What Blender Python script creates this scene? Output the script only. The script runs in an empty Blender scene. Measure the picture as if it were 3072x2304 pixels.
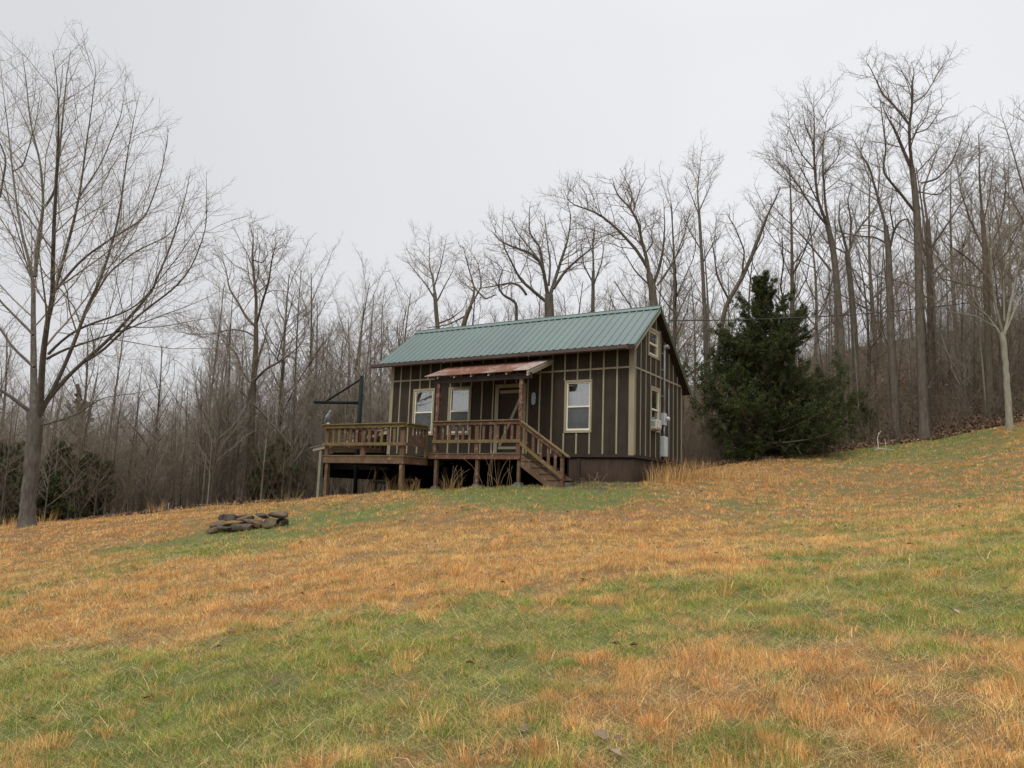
import bpy, math, random
import numpy as np
from mathutils import Vector, Matrix

# ------------------------------------------------------------------ camera, sky, sun, exposure
FOC, PITCH, ROLL = 2208.9, 0.1459, 0.0342          # pixels of the 3072 px wide photograph, radians
_f = np.array([0, math.cos(PITCH), math.sin(PITCH)]); _r = np.array([1., 0, 0]); _u = np.cross(_r, _f)
_c, _s = math.cos(ROLL), math.sin(ROLL)
ROT = np.array([_c*_r + _s*_u, -_s*_r + _c*_u, _f])   # rows right, up, forward
scene = bpy.context.scene
col = scene.collection
cam = bpy.data.cameras.new('camera'); cam.sensor_width = 36; cam.lens = FOC/3072*36
cam.clip_start = 0.05; cam.clip_end = 3000
camo = bpy.data.objects.new('camera', cam); col.objects.link(camo)
m = Matrix(((ROT[0][0], ROT[1][0], -ROT[2][0], 0), (ROT[0][1], ROT[1][1], -ROT[2][1], 0), (ROT[0][2], ROT[1][2], -ROT[2][2], 0), (0, 0, 0, 1)))
camo.matrix_world = m
scene.camera = camo

SUN_EL, SUN_AZ = math.radians(52), math.radians(215)   # azimuth clockwise from +Y
world = bpy.data.worlds.new("World"); scene.world = world; world.use_nodes = True
nt = world.node_tree; nt.nodes.clear()
wo = nt.nodes.new('ShaderNodeOutputWorld')
sky = nt.nodes.new('ShaderNodeTexSky'); sky.sky_type = 'NISHITA'; sky.sun_disc = False
sky.sun_elevation = SUN_EL; sky.sun_rotation = SUN_AZ; sky.air_density = 1.0; sky.dust_density = 3.0
bg1 = nt.nodes.new('ShaderNodeBackground'); bg1.inputs[1].default_value = 0.05
hs = nt.nodes.new('ShaderNodeHueSaturation'); hs.inputs['Saturation'].default_value = 0.25
nt.links.new(sky.outputs[0], hs.inputs['Color']); nt.links.new(hs.outputs[0], bg1.inputs[0])
tc = nt.nodes.new('ShaderNodeTexCoord'); sep = nt.nodes.new('ShaderNodeSeparateXYZ')
nt.links.new(tc.outputs['Generated'], sep.inputs[0])
ramp = nt.nodes.new('ShaderNodeValToRGB'); cr = ramp.color_ramp
cr.elements[0].position = 0.0; cr.elements[0].color = (.60, .60, .625, 1)
cr.elements[1].position = 1.0; cr.elements[1].color = (1, 1, 1, 1)
e = cr.elements.new(.25); e.color = (.62, .62, .635, 1)
e = cr.elements.new(.55); e.color = (.70, .705, .725, 1)
nt.links.new(sep.outputs[2], ramp.inputs[0])
nz = nt.nodes.new('ShaderNodeTexNoise'); nz.inputs['Scale'].default_value = 1.3; nz.inputs['Detail'].default_value = 3; nz.inputs['Roughness'].default_value = .45
nt.links.new(tc.outputs['Generated'], nz.inputs['Vector'])
m1 = nt.nodes.new('ShaderNodeMath'); m1.operation = 'MULTIPLY_ADD'; m1.inputs[1].default_value = .30; m1.inputs[2].default_value = .79
nt.links.new(nz.outputs[0], m1.inputs[0])
m2 = nt.nodes.new('ShaderNodeMath'); m2.operation = 'MULTIPLY_ADD'; m2.inputs[1].default_value = .16; nt.links.new(sep.outputs[0], m2.inputs[0]); nt.links.new(m1.outputs[0], m2.inputs[2])
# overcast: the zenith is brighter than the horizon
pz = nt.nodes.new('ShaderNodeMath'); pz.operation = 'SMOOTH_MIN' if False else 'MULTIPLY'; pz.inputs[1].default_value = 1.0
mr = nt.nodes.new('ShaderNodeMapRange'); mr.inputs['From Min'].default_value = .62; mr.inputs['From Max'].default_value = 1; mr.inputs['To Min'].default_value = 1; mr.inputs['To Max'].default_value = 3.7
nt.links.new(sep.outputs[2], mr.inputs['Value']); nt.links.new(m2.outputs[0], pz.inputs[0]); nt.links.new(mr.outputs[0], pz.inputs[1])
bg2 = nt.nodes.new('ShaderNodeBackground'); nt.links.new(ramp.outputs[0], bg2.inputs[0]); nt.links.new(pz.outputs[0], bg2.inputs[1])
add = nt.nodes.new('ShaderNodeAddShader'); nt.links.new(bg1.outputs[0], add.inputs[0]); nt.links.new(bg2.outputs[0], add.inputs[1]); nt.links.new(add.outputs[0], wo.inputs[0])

sl = bpy.data.lights.new('sun', 'SUN'); sl.energy = 1.5; sl.angle = math.radians(12); sl.color = (1, .965, .91)
so = bpy.data.objects.new('sun', sl); col.objects.link(so)
sd = Vector((math.sin(SUN_AZ)*math.cos(SUN_EL), math.cos(SUN_AZ)*math.cos(SUN_EL), math.sin(SUN_EL)))
so.rotation_euler = (-sd).to_track_quat('-Z', 'Y').to_euler(); so.location = sd*60
scene.view_settings.view_transform = 'Standard'; scene.view_settings.look = 'None'
scene.view_settings.exposure = 0.0; scene.view_settings.gamma = 1
scene.render.engine = 'CYCLES'
scene.cycles.max_bounces = 6; scene.cycles.transparent_max_bounces = 12

# ------------------------------------------------------------------ helpers
RS = np.random.RandomState
def ray(px, py):
    return np.array([(px-1536)/FOC, -(py-1152)/FOC, 1.]) @ ROT
def W(px, py, Y):                                   # the point at forward distance Y seen in direction (px, py)
    d = ray(px, py); return d*(Y/d[1])
def to_px(P):
    q = P @ ROT.T; z = np.maximum(q[..., 2], 1e-3)
    return 1536+FOC*q[..., 0]/z, 1152-FOC*q[..., 1]/z
YAW = 1.0229
DU = np.array([-math.sin(YAW), math.cos(YAW), 0]); DV = np.array([math.cos(YAW), math.sin(YAW), 0]); OO = np.array([3.337, 19.948, 1.0976])
def H(u, v, z): return OO + u*DU + v*DV + np.array([0, 0, z])

def tag(o, label=None, cat=None, group=None, kind=None):
    if label: o['label'] = label
    if cat: o['category'] = cat
    if group: o['group'] = group
    if kind: o['kind'] = kind
    return o
def thing(name, loc, label, cat, group=None):
    o = bpy.data.objects.new(name, None); o.location = Vector(loc); o.empty_display_size = .2
    col.objects.link(o); return tag(o, label, cat, group)
def wloc(o):
    v = Vector((0, 0, 0))
    while o is not None:
        v += o.location; o = o.parent
    return np.array(v)
def link_mesh(name, me, mat, parent=None, loc=None):
    if mat: me.materials.append(mat)
    o = bpy.data.objects.new(name, me); col.objects.link(o)
    if parent is not None: o.parent = parent
    if loc is not None: o.location = Vector(loc)
    return o

class MB:
    """collects solid pieces in world coordinates and links them as ONE mesh object"""
    def __init__(s): s.v = []; s.f = []; s.smooth = []
    def add(s, vs, fs, smooth=False):
        b = len(s.v); s.v += [tuple(map(float, p)) for p in vs]
        for f in fs: s.f.append(tuple(i+b for i in f)); s.smooth.append(smooth)
        return s
    def hexa(s, p):      # 8 points: bottom ring 4, top ring 4
        return s.add(p, [(3, 2, 1, 0), (4, 5, 6, 7), (0, 1, 5, 4), (1, 2, 6, 5), (2, 3, 7, 6), (3, 0, 4, 7)])
    def hbox(s, u0, u1, v0, v1, z0, z1):
        return s.hexa([H(u0, v0, z0), H(u1, v0, z0), H(u1, v1, z0), H(u0, v1, z0), H(u0, v0, z1), H(u1, v0, z1), H(u1, v1, z1), H(u0, v1, z1)])
    def beam(s, p0, p1, w, h, up=(0, 0, 1)):
        p0 = np.array(p0, float); p1 = np.array(p1, float); d = p1-p0; d /= np.linalg.norm(d)
        x = np.cross(d, up); n = np.linalg.norm(x)
        if n < 1e-5: x = np.cross(d, (1, 0, 0)); n = np.linalg.norm(x)
        x /= n; y = np.cross(x, d); a = x*w/2; b = y*h/2
        return s.hexa([p0-a-b, p0+a-b, p0+a+b, p0-a+b, p1-a-b, p1+a-b, p1+a+b, p1-a+b])
    def prism(s, pts, ext):        # polygon points + extrusion vector
        pts = [np.array(p, float) for p in pts]; n = len(pts); e = np.array(ext)
        return s.add(pts+[p+e for p in pts], [tuple(range(n))[::-1], tuple(range(n, 2*n))]+[(i, (i+1) % n, n+(i+1) % n, n+i) for i in range(n)])
    def tube(s, pts, r, n=8, cap=True):
        pts = np.array(pts, float); N = len(pts); r = np.broadcast_to(np.array(r, float), (N,))
        vs, fs = tube_arrays(pts[None], r[None], n)
        b = len(s.v); s.v += [tuple(p) for p in vs]
        for f in fs: s.f.append(tuple(int(i)+b for i in f)); s.smooth.append(True)
        if cap:
            s.f.append(tuple(b+i for i in range(n))[::-1]); s.smooth.append(False)
            s.f.append(tuple(b+(N-1)*n+i for i in range(n))); s.smooth.append(False)
        return s
    def build(s, name, mat, parent=None, label=None, bevel=0.0, loc=None):
        base = wloc(parent) if parent is not None else np.zeros(3)
        l = np.zeros(3)
        if loc is not None: l = np.array(loc)-base; base = np.array(loc)
        me = bpy.data.meshes.new(name)
        me.from_pydata([tuple(np.array(p)-base) for p in s.v], [], s.f)
        me.polygons.foreach_set('use_smooth', s.smooth)
        import bmesh
        bm = bmesh.new(); bm.from_mesh(me); bmesh.ops.recalc_face_normals(bm, faces=bm.faces)
        if bevel > 0:
            es = [e for e in bm.edges if len(e.link_faces) == 2 and e.calc_face_angle(0) > .8]
            bmesh.ops.bevel(bm, geom=es, offset=bevel, segments=1, affect='EDGES')
        bm.to_mesh(me); bm.free()
        o = link_mesh(name, me, mat, parent, l if loc is not None else None)
        if label: o['label'] = label
        return o

def tube_arrays(P, R, S):
    """P (M,N,3) paths, R (M,N) radii, S sides -> verts, quads"""
    M, N, _ = P.shape
    T = np.gradient(P, axis=1); T /= np.linalg.norm(T, axis=2, keepdims=True)+1e-9
    ref = np.where(np.abs(T[:, :1, 2:3]) < .8, np.array([[[0, 0, 1.]]]), np.array([[[1., 0.3, 0]]]))
    A = np.empty_like(T); a = np.cross(T[:, 0], np.broadcast_to(ref[:, 0], T[:, 0].shape)); A[:, 0] = a/(np.linalg.norm(a, axis=1, keepdims=True)+1e-9)
    for k_ in range(1, N):                          # carry the frame along so that the tube never twists
        a = A[:, k_-1]-T[:, k_]*(A[:, k_-1]*T[:, k_]).sum(1, keepdims=True); A[:, k_] = a/(np.linalg.norm(a, axis=1, keepdims=True)+1e-9)
    B = np.cross(T, A)
    th = np.arange(S)*2*math.pi/S
    V = P[:, :, None]+R[:, :, None, None]*(A[:, :, None]*np.cos(th)[None, None, :, None]+B[:, :, None]*np.sin(th)[None, None, :, None])
    base = (np.arange(M)[:, None, None]*N+np.arange(N-1)[None, :, None])*S
    k = np.arange(S)[None, None, :]; k2 = (k+1) % S
    F = np.stack([base+k, base+k2, base+S+k2, base+S+k], -1).reshape(-1, 4)
    return V.reshape(-1, 3), F
def np_mesh(name, V, F, smooth=True, colors=None, tris=None):
    me = bpy.data.meshes.new(name); V = np.ascontiguousarray(V, np.float32)
    me.vertices.add(len(V)); me.vertices.foreach_set('co', V.ravel())
    nq = len(F) if F is not None else 0; ntr = len(tris) if tris is not None else 0
    idx = []; st = []
    if nq: idx.append(np.asarray(F, np.int32).ravel()); st.append(np.arange(nq, dtype=np.int32)*4)
    if ntr: idx.append(np.asarray(tris, np.int32).ravel()); st.append(nq*4+np.arange(ntr, dtype=np.int32)*3)
    idx = np.concatenate(idx); st = np.concatenate(st)
    me.loops.add(len(idx)); me.loops.foreach_set('vertex_index', idx)
    me.polygons.add(nq+ntr); me.polygons.foreach_set('loop_start', st)
    me.polygons.foreach_set('use_smooth', np.full(nq+ntr, smooth))
    me.update(calc_edges=True)
    if colors is not None:
        a = me.color_attributes.new('tint', 'FLOAT_COLOR', 'POINT')
        c = np.ones((len(V), 4), np.float32); c[:, :colors.shape[1]] = colors
        a.data.foreach_set('color', c.ravel())
    return me

# smooth value noise on the plane
_nr = RS(5).rand(256, 256)
def vnoise(x, y):
    xi = np.floor(x).astype(int); yi = np.floor(y).astype(int); fx = x-xi; fy = y-yi
    fx = fx*fx*(3-2*fx); fy = fy*fy*(3-2*fy)
    g = lambda a, b: _nr[a & 255, b & 255]
    return (g(xi, yi)*(1-fx)+g(xi+1, yi)*fx)*(1-fy)+(g(xi, yi+1)*(1-fx)+g(xi+1, yi+1)*fx)*fy
def fbm(x, y, o=3):
    s = 0; a = .5; t = 0
    for i in range(o): s = s+a*vnoise(x*2**i+17*i, y*2**i+9*i); t += a; a *= .55
    return s/t

# ------------------------------------------------------------------ terrain height (thin plate spline through surveyed points)
ctrl = []
def plane(x, y): return -1.6+.1217*x+.0765*y
for x in (-16, -8, 0, 8, 16):
    for y in (-4, 2, 8): ctrl.append((x, y, plane(x, y)))
ctrl += [(-2.1, 21.69, -.08), (-.91, 20.96, .06), (.29, 20.23, .155), (-5.48, 22.52, -.39), (-3.07, 21.05, -.08), (3.34, 19.95, .37), (5.42, 23.36, .62), (3.5, 25.5, .35), (-4, 26, -.55), (-8, 27, -1.0)]
for px, py, Y in ((700, 1592, 17), (860, 1572, 17.5), (560, 1605, 17), (86, 1582, 21), (241, 1564, 27), (450, 1540, 28), (640, 1520, 29), (916, 1500, 31), (2200, 1384, 30), (2450, 1358, 31), (2600, 1338, 31), (2750, 1322, 31), (2900, 1292, 30), (3072, 1245, 29),
                  (2560, 1500, 20), (3072, 1420, 20), (2200, 1620, 13),
                  (-300, 1600, 30), (0, 1560, 45), (500, 1540, 45), (900, 1500, 45), (1500, 1440, 44), (2000, 1370, 42), (2500, 1200, 42), (3072, 1060, 42), (3600, 960, 42),
                  (-600, 1400, 75), (0, 1330, 75), (600, 1310, 75), (1200, 1290, 75), (1700, 1230, 75), (2100, 1160, 75), (2600, 1040, 75), (3072, 960, 75), (3700, 900, 75)):
    p = W(px, py, Y); ctrl.append(tuple(p))
ctrl = np.array(ctrl)
def _phi(r2): return .5*r2*np.log(r2+1e-9)
_n = len(ctrl); _d2 = ((ctrl[:, None, :2]-ctrl[None, :, :2])**2).sum(-1)
_A = np.zeros((_n+3, _n+3)); _A[:_n, :_n] = _phi(_d2)+np.eye(_n)*1.5; _A[:_n, _n] = 1; _A[:_n, _n+1:] = ctrl[:, :2]; _A[_n:, :_n] = _A[:_n, _n:].T
_w = np.linalg.solve(_A, np.r_[ctrl[:, 2], 0, 0, 0])
def ground(x, y):
    x = np.asarray(x, float); y = np.asarray(y, float); sh = x.shape; x = x.ravel(); y = y.ravel()
    yc = np.clip(y, -8, 78); xm = 17+.85*np.clip(yc, 0, 99); xc = xm*np.tanh(x/xm*.9)/.9*1.0 if False else np.clip(x, -xm, xm)
    out = np.empty(len(x))
    for a in range(0, len(x), 60000):
        sx, sy = xc[a:a+60000], yc[a:a+60000]
        d2 = (sx[:, None]-ctrl[None, :, 0])**2+(sy[:, None]-ctrl[None, :, 1])**2
        out[a:a+60000] = _phi(d2)@_w[:_n]+_w[_n]+_w[_n+1]*sx+_w[_n+2]*sy
    out += (fbm(x*.9, y*.9, 2)-.5)*.10 * (1+np.clip((y-30)/20, 0, 3))+(fbm(x*2.9, y*2.9, 2)-.5)*.085
    return out.reshape(sh)
def G(x, y): return float(ground(np.array([x]), np.array([y]))[0])
# field edge (woods begin beyond): distance along the view for a bearing
_ed = np.array([(px, (lambda p: p[0]/p[1])(W(px, py, Y)), Y) for px, py, Y in ((-400, 1590, 28), (0, 1575, 26.5), (241, 1564, 27), (640, 1520, 30), (916, 1500, 31.5), (1400, 1460, 30), (2000, 1400, 28.5), (2200, 1384, 29.5), (2450, 1358, 30.5), (2600, 1338, 31), (2750, 1322, 31), (2900, 1292, 30), (3072, 1245, 28.5), (3500, 1200, 24))])
def edgeY(x, y): return np.interp(x/np.maximum(y, .5), _ed[:, 1], _ed[:, 2])

# green / straw map of the meadow, surveyed on the photograph and laid on the ground
GX = np.arange(13)*256.
GY = np.array([1300, 1350, 1400, 1450, 1500, 1550, 1600, 1650, 1700, 1750, 1800, 1900, 2000, 2100, 2200, 2304.])
GM = np.array([[.1,.1,.1,.1,.1,.3,.3,.3,.3,.5,.5,.5,.35],
[.1,.1,.1,.1,.1,.3,.3,.3,.2,.45,.6,.55,.3],
[.1,.1,.1,.1,.2,.4,.5,.4,.1,.15,.3,.35,.25],
[.1,.1,.1,.1,.35,.65,.95,.9,.2,.2,.25,.3,.25],
[.1,.1,.1,.15,.25,.45,.95,.7,.2,.3,.25,.25,.25],
[.1,.05,.05,.35,.75,.35,.2,.25,.1,.25,.3,.3,.35],
[.1,.05,.2,.95,.4,.05,.05,.1,.05,.2,.3,.3,.45],
[.1,.3,.85,.55,.05,.05,.1,.1,.05,.15,.35,.4,.5],
[.15,.35,.15,.05,.05,.05,.1,.2,.15,.45,.55,.6,.5],
[.1,.25,.1,.05,.05,.1,.25,.45,.45,.6,.7,.6,.5],
[.3,.1,.05,.05,.2,.35,.55,.6,.6,.55,.6,.7,.6],
[.2,.15,.2,.5,.7,.75,.8,.75,.5,.35,.4,.6,.5],
[.8,.8,.8,.8,.85,.8,.75,.55,.15,.15,.15,.2,.3],
[.75,.8,.85,.85,.8,.6,.35,.2,.1,.1,.1,.15,.1],
[.7,.8,.85,.85,.7,.45,.4,.3,.25,.35,.35,.25,.2],
[.8,.8,.8,.85,.7,.35,.4,.35,.4,.4,.4,.45,.4]])
GM[6:12, 9:] = np.clip(GM[6:12, 9:]+.14, 0, 1); GM[0:6, 9:] += .08
def greenness(x, y, z):
    px, py = to_px(np.stack([x, y, z], -1))
    px = np.clip(np.where(y > .5, px, 1536), 0, 3071.9); py = np.clip(np.where(y > .5, py, 2304), 1300, 2303.9)
    fx = px/256; ix = np.minimum(fx.astype(int), 11); fx = fx-ix
    iy = np.clip(np.searchsorted(GY, py, side='right')-1, 0, len(GY)-2); fy = (py-GY[iy])/(GY[iy+1]-GY[iy])
    g = (GM[iy, ix]*(1-fx)+GM[iy, ix+1]*fx)*(1-fy)+(GM[iy+1, ix]*(1-fx)+GM[iy+1, ix+1]*fx)*fy
    n = fbm(x*1.1+3, y*1.1+8, 4)-.5
    n2 = fbm(x*4.7+30, y*4.7, 2)-.5
    g = g+(n*.95+n2*.85)*np.clip(11/np.maximum(y, 1), .45, 1)
    return np.clip((g-.25)/.36, 0, 1)

# ------------------------------------------------------------------ materials
def new_mat(name, rough=.8, spec=.3):
    mt = bpy.data.materials.new(name); mt.use_nodes = True
    b = mt.node_tree.nodes['Principled BSDF']; b.inputs['Roughness'].default_value = rough; b.inputs['Specular IOR Level'].default_value = spec
    return mt, mt.node_tree, b
def coords(n, scale=(1, 1, 1), kind='Object', rot=None):
    t = n.nodes.new('ShaderNodeTexCoord'); mp = n.nodes.new('ShaderNodeMapping'); mp.inputs['Scale'].default_value = scale
    if rot: mp.inputs['Rotation'].default_value = rot
    n.links.new(t.outputs[kind], mp.inputs[0]); return mp.outputs[0]
def noise(n, vec, scale, detail=4, rough=.55):
    t = n.nodes.new('ShaderNodeTexNoise'); t.inputs['Scale'].default_value = scale; t.inputs['Detail'].default_value = detail; t.inputs['Roughness'].default_value = rough
    n.links.new(vec, t.inputs['Vector']); return t.outputs[0]
def rampn(n, fac, stops):
    r = n.nodes.new('ShaderNodeValToRGB'); c = r.color_ramp
    c.elements[0].position, c.elements[0].color = stops[0][0], (*stops[0][1], 1)
    c.elements[1].position, c.elements[1].color = stops[-1][0], (*stops[-1][1], 1)
    for p, k in stops[1:-1]:
        e = c.elements.new(p); e.color = (*k, 1)
    n.links.new(fac, r.inputs[0]); return r.outputs[0]
def mixc(n, fac, a, b, mode='MIX'):
    x = n.nodes.new('ShaderNodeMix'); x.data_type = 'RGBA'; x.blend_type = mode
    for sock, val in ((x.inputs[0], fac), (x.inputs[6], a), (x.inputs[7], b)):
        if isinstance(val, (int, float)): sock.default_value = val
        elif isinstance(val, tuple): sock.default_value = (*val, 1)
        else: n.links.new(val, sock)
    return x.outputs[2]
def bump(n, b, h, strength=.3, dist=.01):
    x = n.nodes.new('ShaderNodeBump'); x.inputs['Strength'].default_value = strength; x.inputs['Distance'].default_value = dist
    n.links.new(h, x.inputs['Height']); n.links.new(x.outputs[0], b.inputs['Normal'])
HROT = (0, 0, -(math.pi/2+YAW))                     # turns object space so that x runs along the cabin front

def mottled(name, c1, c2, scale=6, rough=.8, spec=.3, stretch=(1, 1, 1), bs=.3, bd=.004, bscale=60, house=True):
    mt, n, b = new_mat(name, rough, spec)
    v = coords(n, stretch, rot=None)
    f = noise(n, v, scale, 6, .6)
    n.links.new(rampn(n, f, [(.3, c1), (.7, c2)]), b.inputs['Base Color'])
    bump(n, b, noise(n, v, bscale, 3), bs, bd)
    return mt

def wood(name, base, dark, algae, amount, pale=(.30, .24, .19), palek=.0):
    mt, n, b = new_mat(name, .85, .2)
    v = coords(n, (1, 1, 1)); f = noise(n, v, 2.3, 6, .65); g = noise(n, v, 38, 4, .6)
    c = rampn(n, f, [(.3, dark), (.62, base)])
    c = mixc(n, rampn(n, g, [(.35, (.0, .0, .0)), (.7, (.6, .6, .6))]), c, dark)
    p = noise(n, v, 9, 5, .7)
    if palek > 0: c = mixc(n, rampn(n, p, [(.60-palek*.1, (0, 0, 0)), (.68, (.8, .8, .8))]), c, pale)
    h = noise(n, v, 3.1, 5, .6)
    c = mixc(n, rampn(n, h, [(.62-amount*.5, (0, 0, 0)), (.78-amount*.4, (.8, .8, .8))]), c, algae)
    n.links.new(c, b.inputs['Base Color']); bump(n, b, g, .4, .004)
    return mt
M = {}
M['siding0'] = mottled('brown_siding_plain', (.036, .0265, .018), (.054, .041, .029), 1.6, .85, .2, (1, 1, 1), .5, .003, 140)
mt, n, b = new_mat('brown_siding', .85, .2)
v = coords(n); f = noise(n, v, 1.6, 6, .65); st = noise(n, coords(n, (9, 9, .45)), 1.3, 5, .65); fine = noise(n, v, 120, 3)
c = rampn(n, f, [(.3, (.027, .0195, .0135)), (.7, (.042, .032, .023))]); c = mixc(n, rampn(n, st, [(.50, (0, 0, 0)), (.78, (.5, .5, .5))]), c, (.062, .050, .038)); c = mixc(n, rampn(n, st, [(.25, (.6, .6, .6)), (.42, (0, 0, 0))]), c, (.015, .011, .008))
n.links.new(c, b.inputs['Base Color']); bump(n, b, fine, .5, .004); M['siding'] = mt
M['trim'] = mottled('olive_beige_trim', (.225, .195, .13), (.305, .268, .18), 5, .7, .3, (1, 1, .35), .2, .002)
M['corner'] = mottled('corner_board', (.215, .188, .122), (.28, .245, .162), 3, .7, .3, (1, 1, .3), .2, .002)
M['sash'] = mottled('window_sash', (.62, .56, .43), (.70, .65, .52), 4, .5, .4)
M['black'] = mottled('shade_and_beak_black', (.008, .008, .008), (.014, .013, .012), 3, .95, .0)  # near black: painted shade of crawl space and lean-to, also the beak
M['deck_red'] = wood('deck_red_stain', (.15, .080, .050), (.075, .036, .025), (.09, .07, .03), .18, palek=.4)
M['deck_mossy'] = wood('deck_mossy_board', (.17, .10, .052), (.085, .052, .03), (.14, .115, .04), .48, palek=.3)
M['deck_post'] = wood('deck_post_wood', (.155, .092, .055), (.075, .042, .026), (.085, .072, .034), .22, palek=.4)
M['tread'] = wood('stair_tread', (.14, .092, .062), (.05, .032, .024), (.08, .072, .036), .35, palek=.5)
M['porch_post'] = wood('porch_post_paint', (.14, .064, .040), (.075, .032, .024), (.12, .10, .06), .1, pale=(.34, .25, .2), palek=1.2)
M['grey_wood'] = wood('grey_post_wood', (.30, .27, .20), (.17, .155, .12), (.16, .17, .08), .3)
M['beam'] = mottled('dark_beam', (.03, .021, .018), (.045, .032, .027), 4, .85, .2)
M['rafter'] = mottled('pale_rafter', (.25, .215, .155), (.36, .32, .24), 5, .8, .2)
M['concrete'] = mottled('old_concrete', (.07, .068, .055), (.12, .115, .095), 9, .95, .1)
M['skirt'] = mottled('maroon_skirting', (.026, .016, .010), (.046, .029, .019), 4, .75, .15, (1, 1, .3), .1, .002)
M['gutter'] = mottled('brown_gutter', (.05, .031, .025), (.075, .048, .039), 3, .5, .4)
M['galv'] = mottled('galvanised_metal', (.22, .23, .235), (.32, .33, .335), 6, .55, .4)
M['panelbox'] = mottled('pale_grey_enamel', (.38, .42, .44), (.47, .51, .53), 3, .5, .4)
M['acwhite'] = mottled('aged_white_plastic', (.52, .50, .43), (.66, .64, .57), 5, .5, .4)
M['acgrille'] = mottled('grey_grille', (.16, .165, .16), (.22, .225, .22), 20, .6, .3)
M['darksteel'] = mottled('dark_green_steel', (.006, .010, .011), (.012, .018, .019), 5, .75, .12)
M['curtain'] = mottled('white_curtain', (.55, .55, .52), (.74, .74, .71), 1.0, .9, .1, (14, 14, .4))
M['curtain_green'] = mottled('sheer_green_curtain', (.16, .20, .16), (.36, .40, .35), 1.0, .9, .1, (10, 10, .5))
M['wire'] = mottled('cable_jacket', (.02, .02, .02), (.03, .03, .03), 5, .6, .3)
M['insul'] = mottled('porcelain', (.5, .5, .46), (.6, .6, .56), 5, .3, .5)
M['owl'] = mottled('owl_plastic', (.07, .07, .085), (.21, .205, .235), 26, .7, .2, (1, 1, 2))
M['owl_base'] = mottled('owl_base_white', (.25, .25, .26), (.38, .38, .39), 9, .7, .2)
M['plaque'] = mottled('pale_blue_glass', (.07, .10, .15), (.38, .46, .56), 22, .35, .5)
M['birch'] = mottled('pale_dead_wood', (.38, .34, .29), (.6, .56, .49), 14, .85, .1)
M['brass'] = mottled('worn_brass', (.35, .27, .12), (.45, .35, .16), 9, .35, .5)

# green roof metal
mt, n, b = new_mat('green_roof_metal', .42, .5)
v = coords(n, (1, 1, 1)); f = noise(n, v, 1.1, 5, .6); g2 = noise(n, v, 30, 3)
c = rampn(n, f, [(.3, (.037, .070, .060)), (.7, (.048, .085, .073))]); c = mixc(n, rampn(n, g2, [(.5, (0, 0, 0)), (.75, (.25, .25, .25))]), c, (.066, .095, .084))
sx_ = n.nodes.new('ShaderNodeSeparateXYZ'); n.links.new(coords(n, (1/.916, 1, 1), rot=HROT), sx_.inputs[0]); fl = n.nodes.new('ShaderNodeMath'); fl.operation = 'FLOOR'; n.links.new(sx_.outputs[0], fl.inputs[0])
wn = n.nodes.new('ShaderNodeTexWhiteNoise'); wn.noise_dimensions = '1D'; n.links.new(fl.outputs[0], wn.inputs['W'])
c = mixc(n, .85, c, rampn(n, wn.outputs['Value'], [(0, (.80, .80, .80)), (1, (1, 1, 1))]), 'MULTIPLY')
st_ = noise(n, coords(n, (7, .5, .5), rot=HROT), 1.4, 4, .6); c = mixc(n, rampn(n, st_, [(.5, (0, 0, 0)), (.8, (.35, .35, .35))]), c, (.036, .055, .048))
n.links.new(c, b.inputs['Base Color']); bump(n, b, f, .15, .01); M['roof'] = mt
mt, n, b = new_mat('green_roof_trim', .45, .5)
f = noise(n, coords(n), 2, 4); n.links.new(rampn(n, f, [(.3, (.028, .075, .055)), (.7, (.045, .10, .075))]), b.inputs['Base Color']); M['rooftrim'] = mt
# rusty corrugated iron: rust with worn zinc streaks running down the slope
mt, n, b = new_mat('rusty_iron', .75, .3)
v = coords(n, (1, 1, 1), rot=(0, 0, 0))
mpx = coords(n, (7, .8, .8), rot=HROT)
s1 = noise(n, mpx, 1.0, 6, .65); s2 = noise(n, coords(n, (1.1, 1.1, 1.1), rot=HROT), 1.3, 4, .5); s3 = noise(n, coords(n, (26, 5, 5), rot=HROT), 1, 4)
c = rampn(n, s1, [(.25, (.085, .034, .022)), (.5, (.13, .052, .030)), (.62, (.17, .088, .055)), (.75, (.25, .205, .165))])
c = mixc(n, rampn(n, s2, [(.52, (0, 0, 0)), (.68, (.75, .75, .75))]), c, (.25, .20, .17)); c = mixc(n, rampn(n, s3, [(.45, (0, 0, 0)), (.8, (.6, .6, .6))]), c, (.085, .03, .02))
n.links.new(c, b.inputs['Base Color']); bump(n, b, s1, .2, .01); M['rust'] = mt
mt, n, b = new_mat('worn_zinc_rust', .7, .3)
s1 = noise(n, coords(n, (6, 1, 1), rot=HROT), 1.2, 6, .65)
n.links.new(rampn(n, s1, [(.3, (.17, .085, .06)), (.5, (.24, .18, .15)), (.7, (.30, .27, .23))]), b.inputs['Base Color']); M['zinc'] = mt
# corrugated grey sheet
M['greysheet'] = mottled('weathered_grey_sheet', (.24, .25, .25), (.40, .41, .41), 5, .5, .4, (1, 1, .2))
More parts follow.
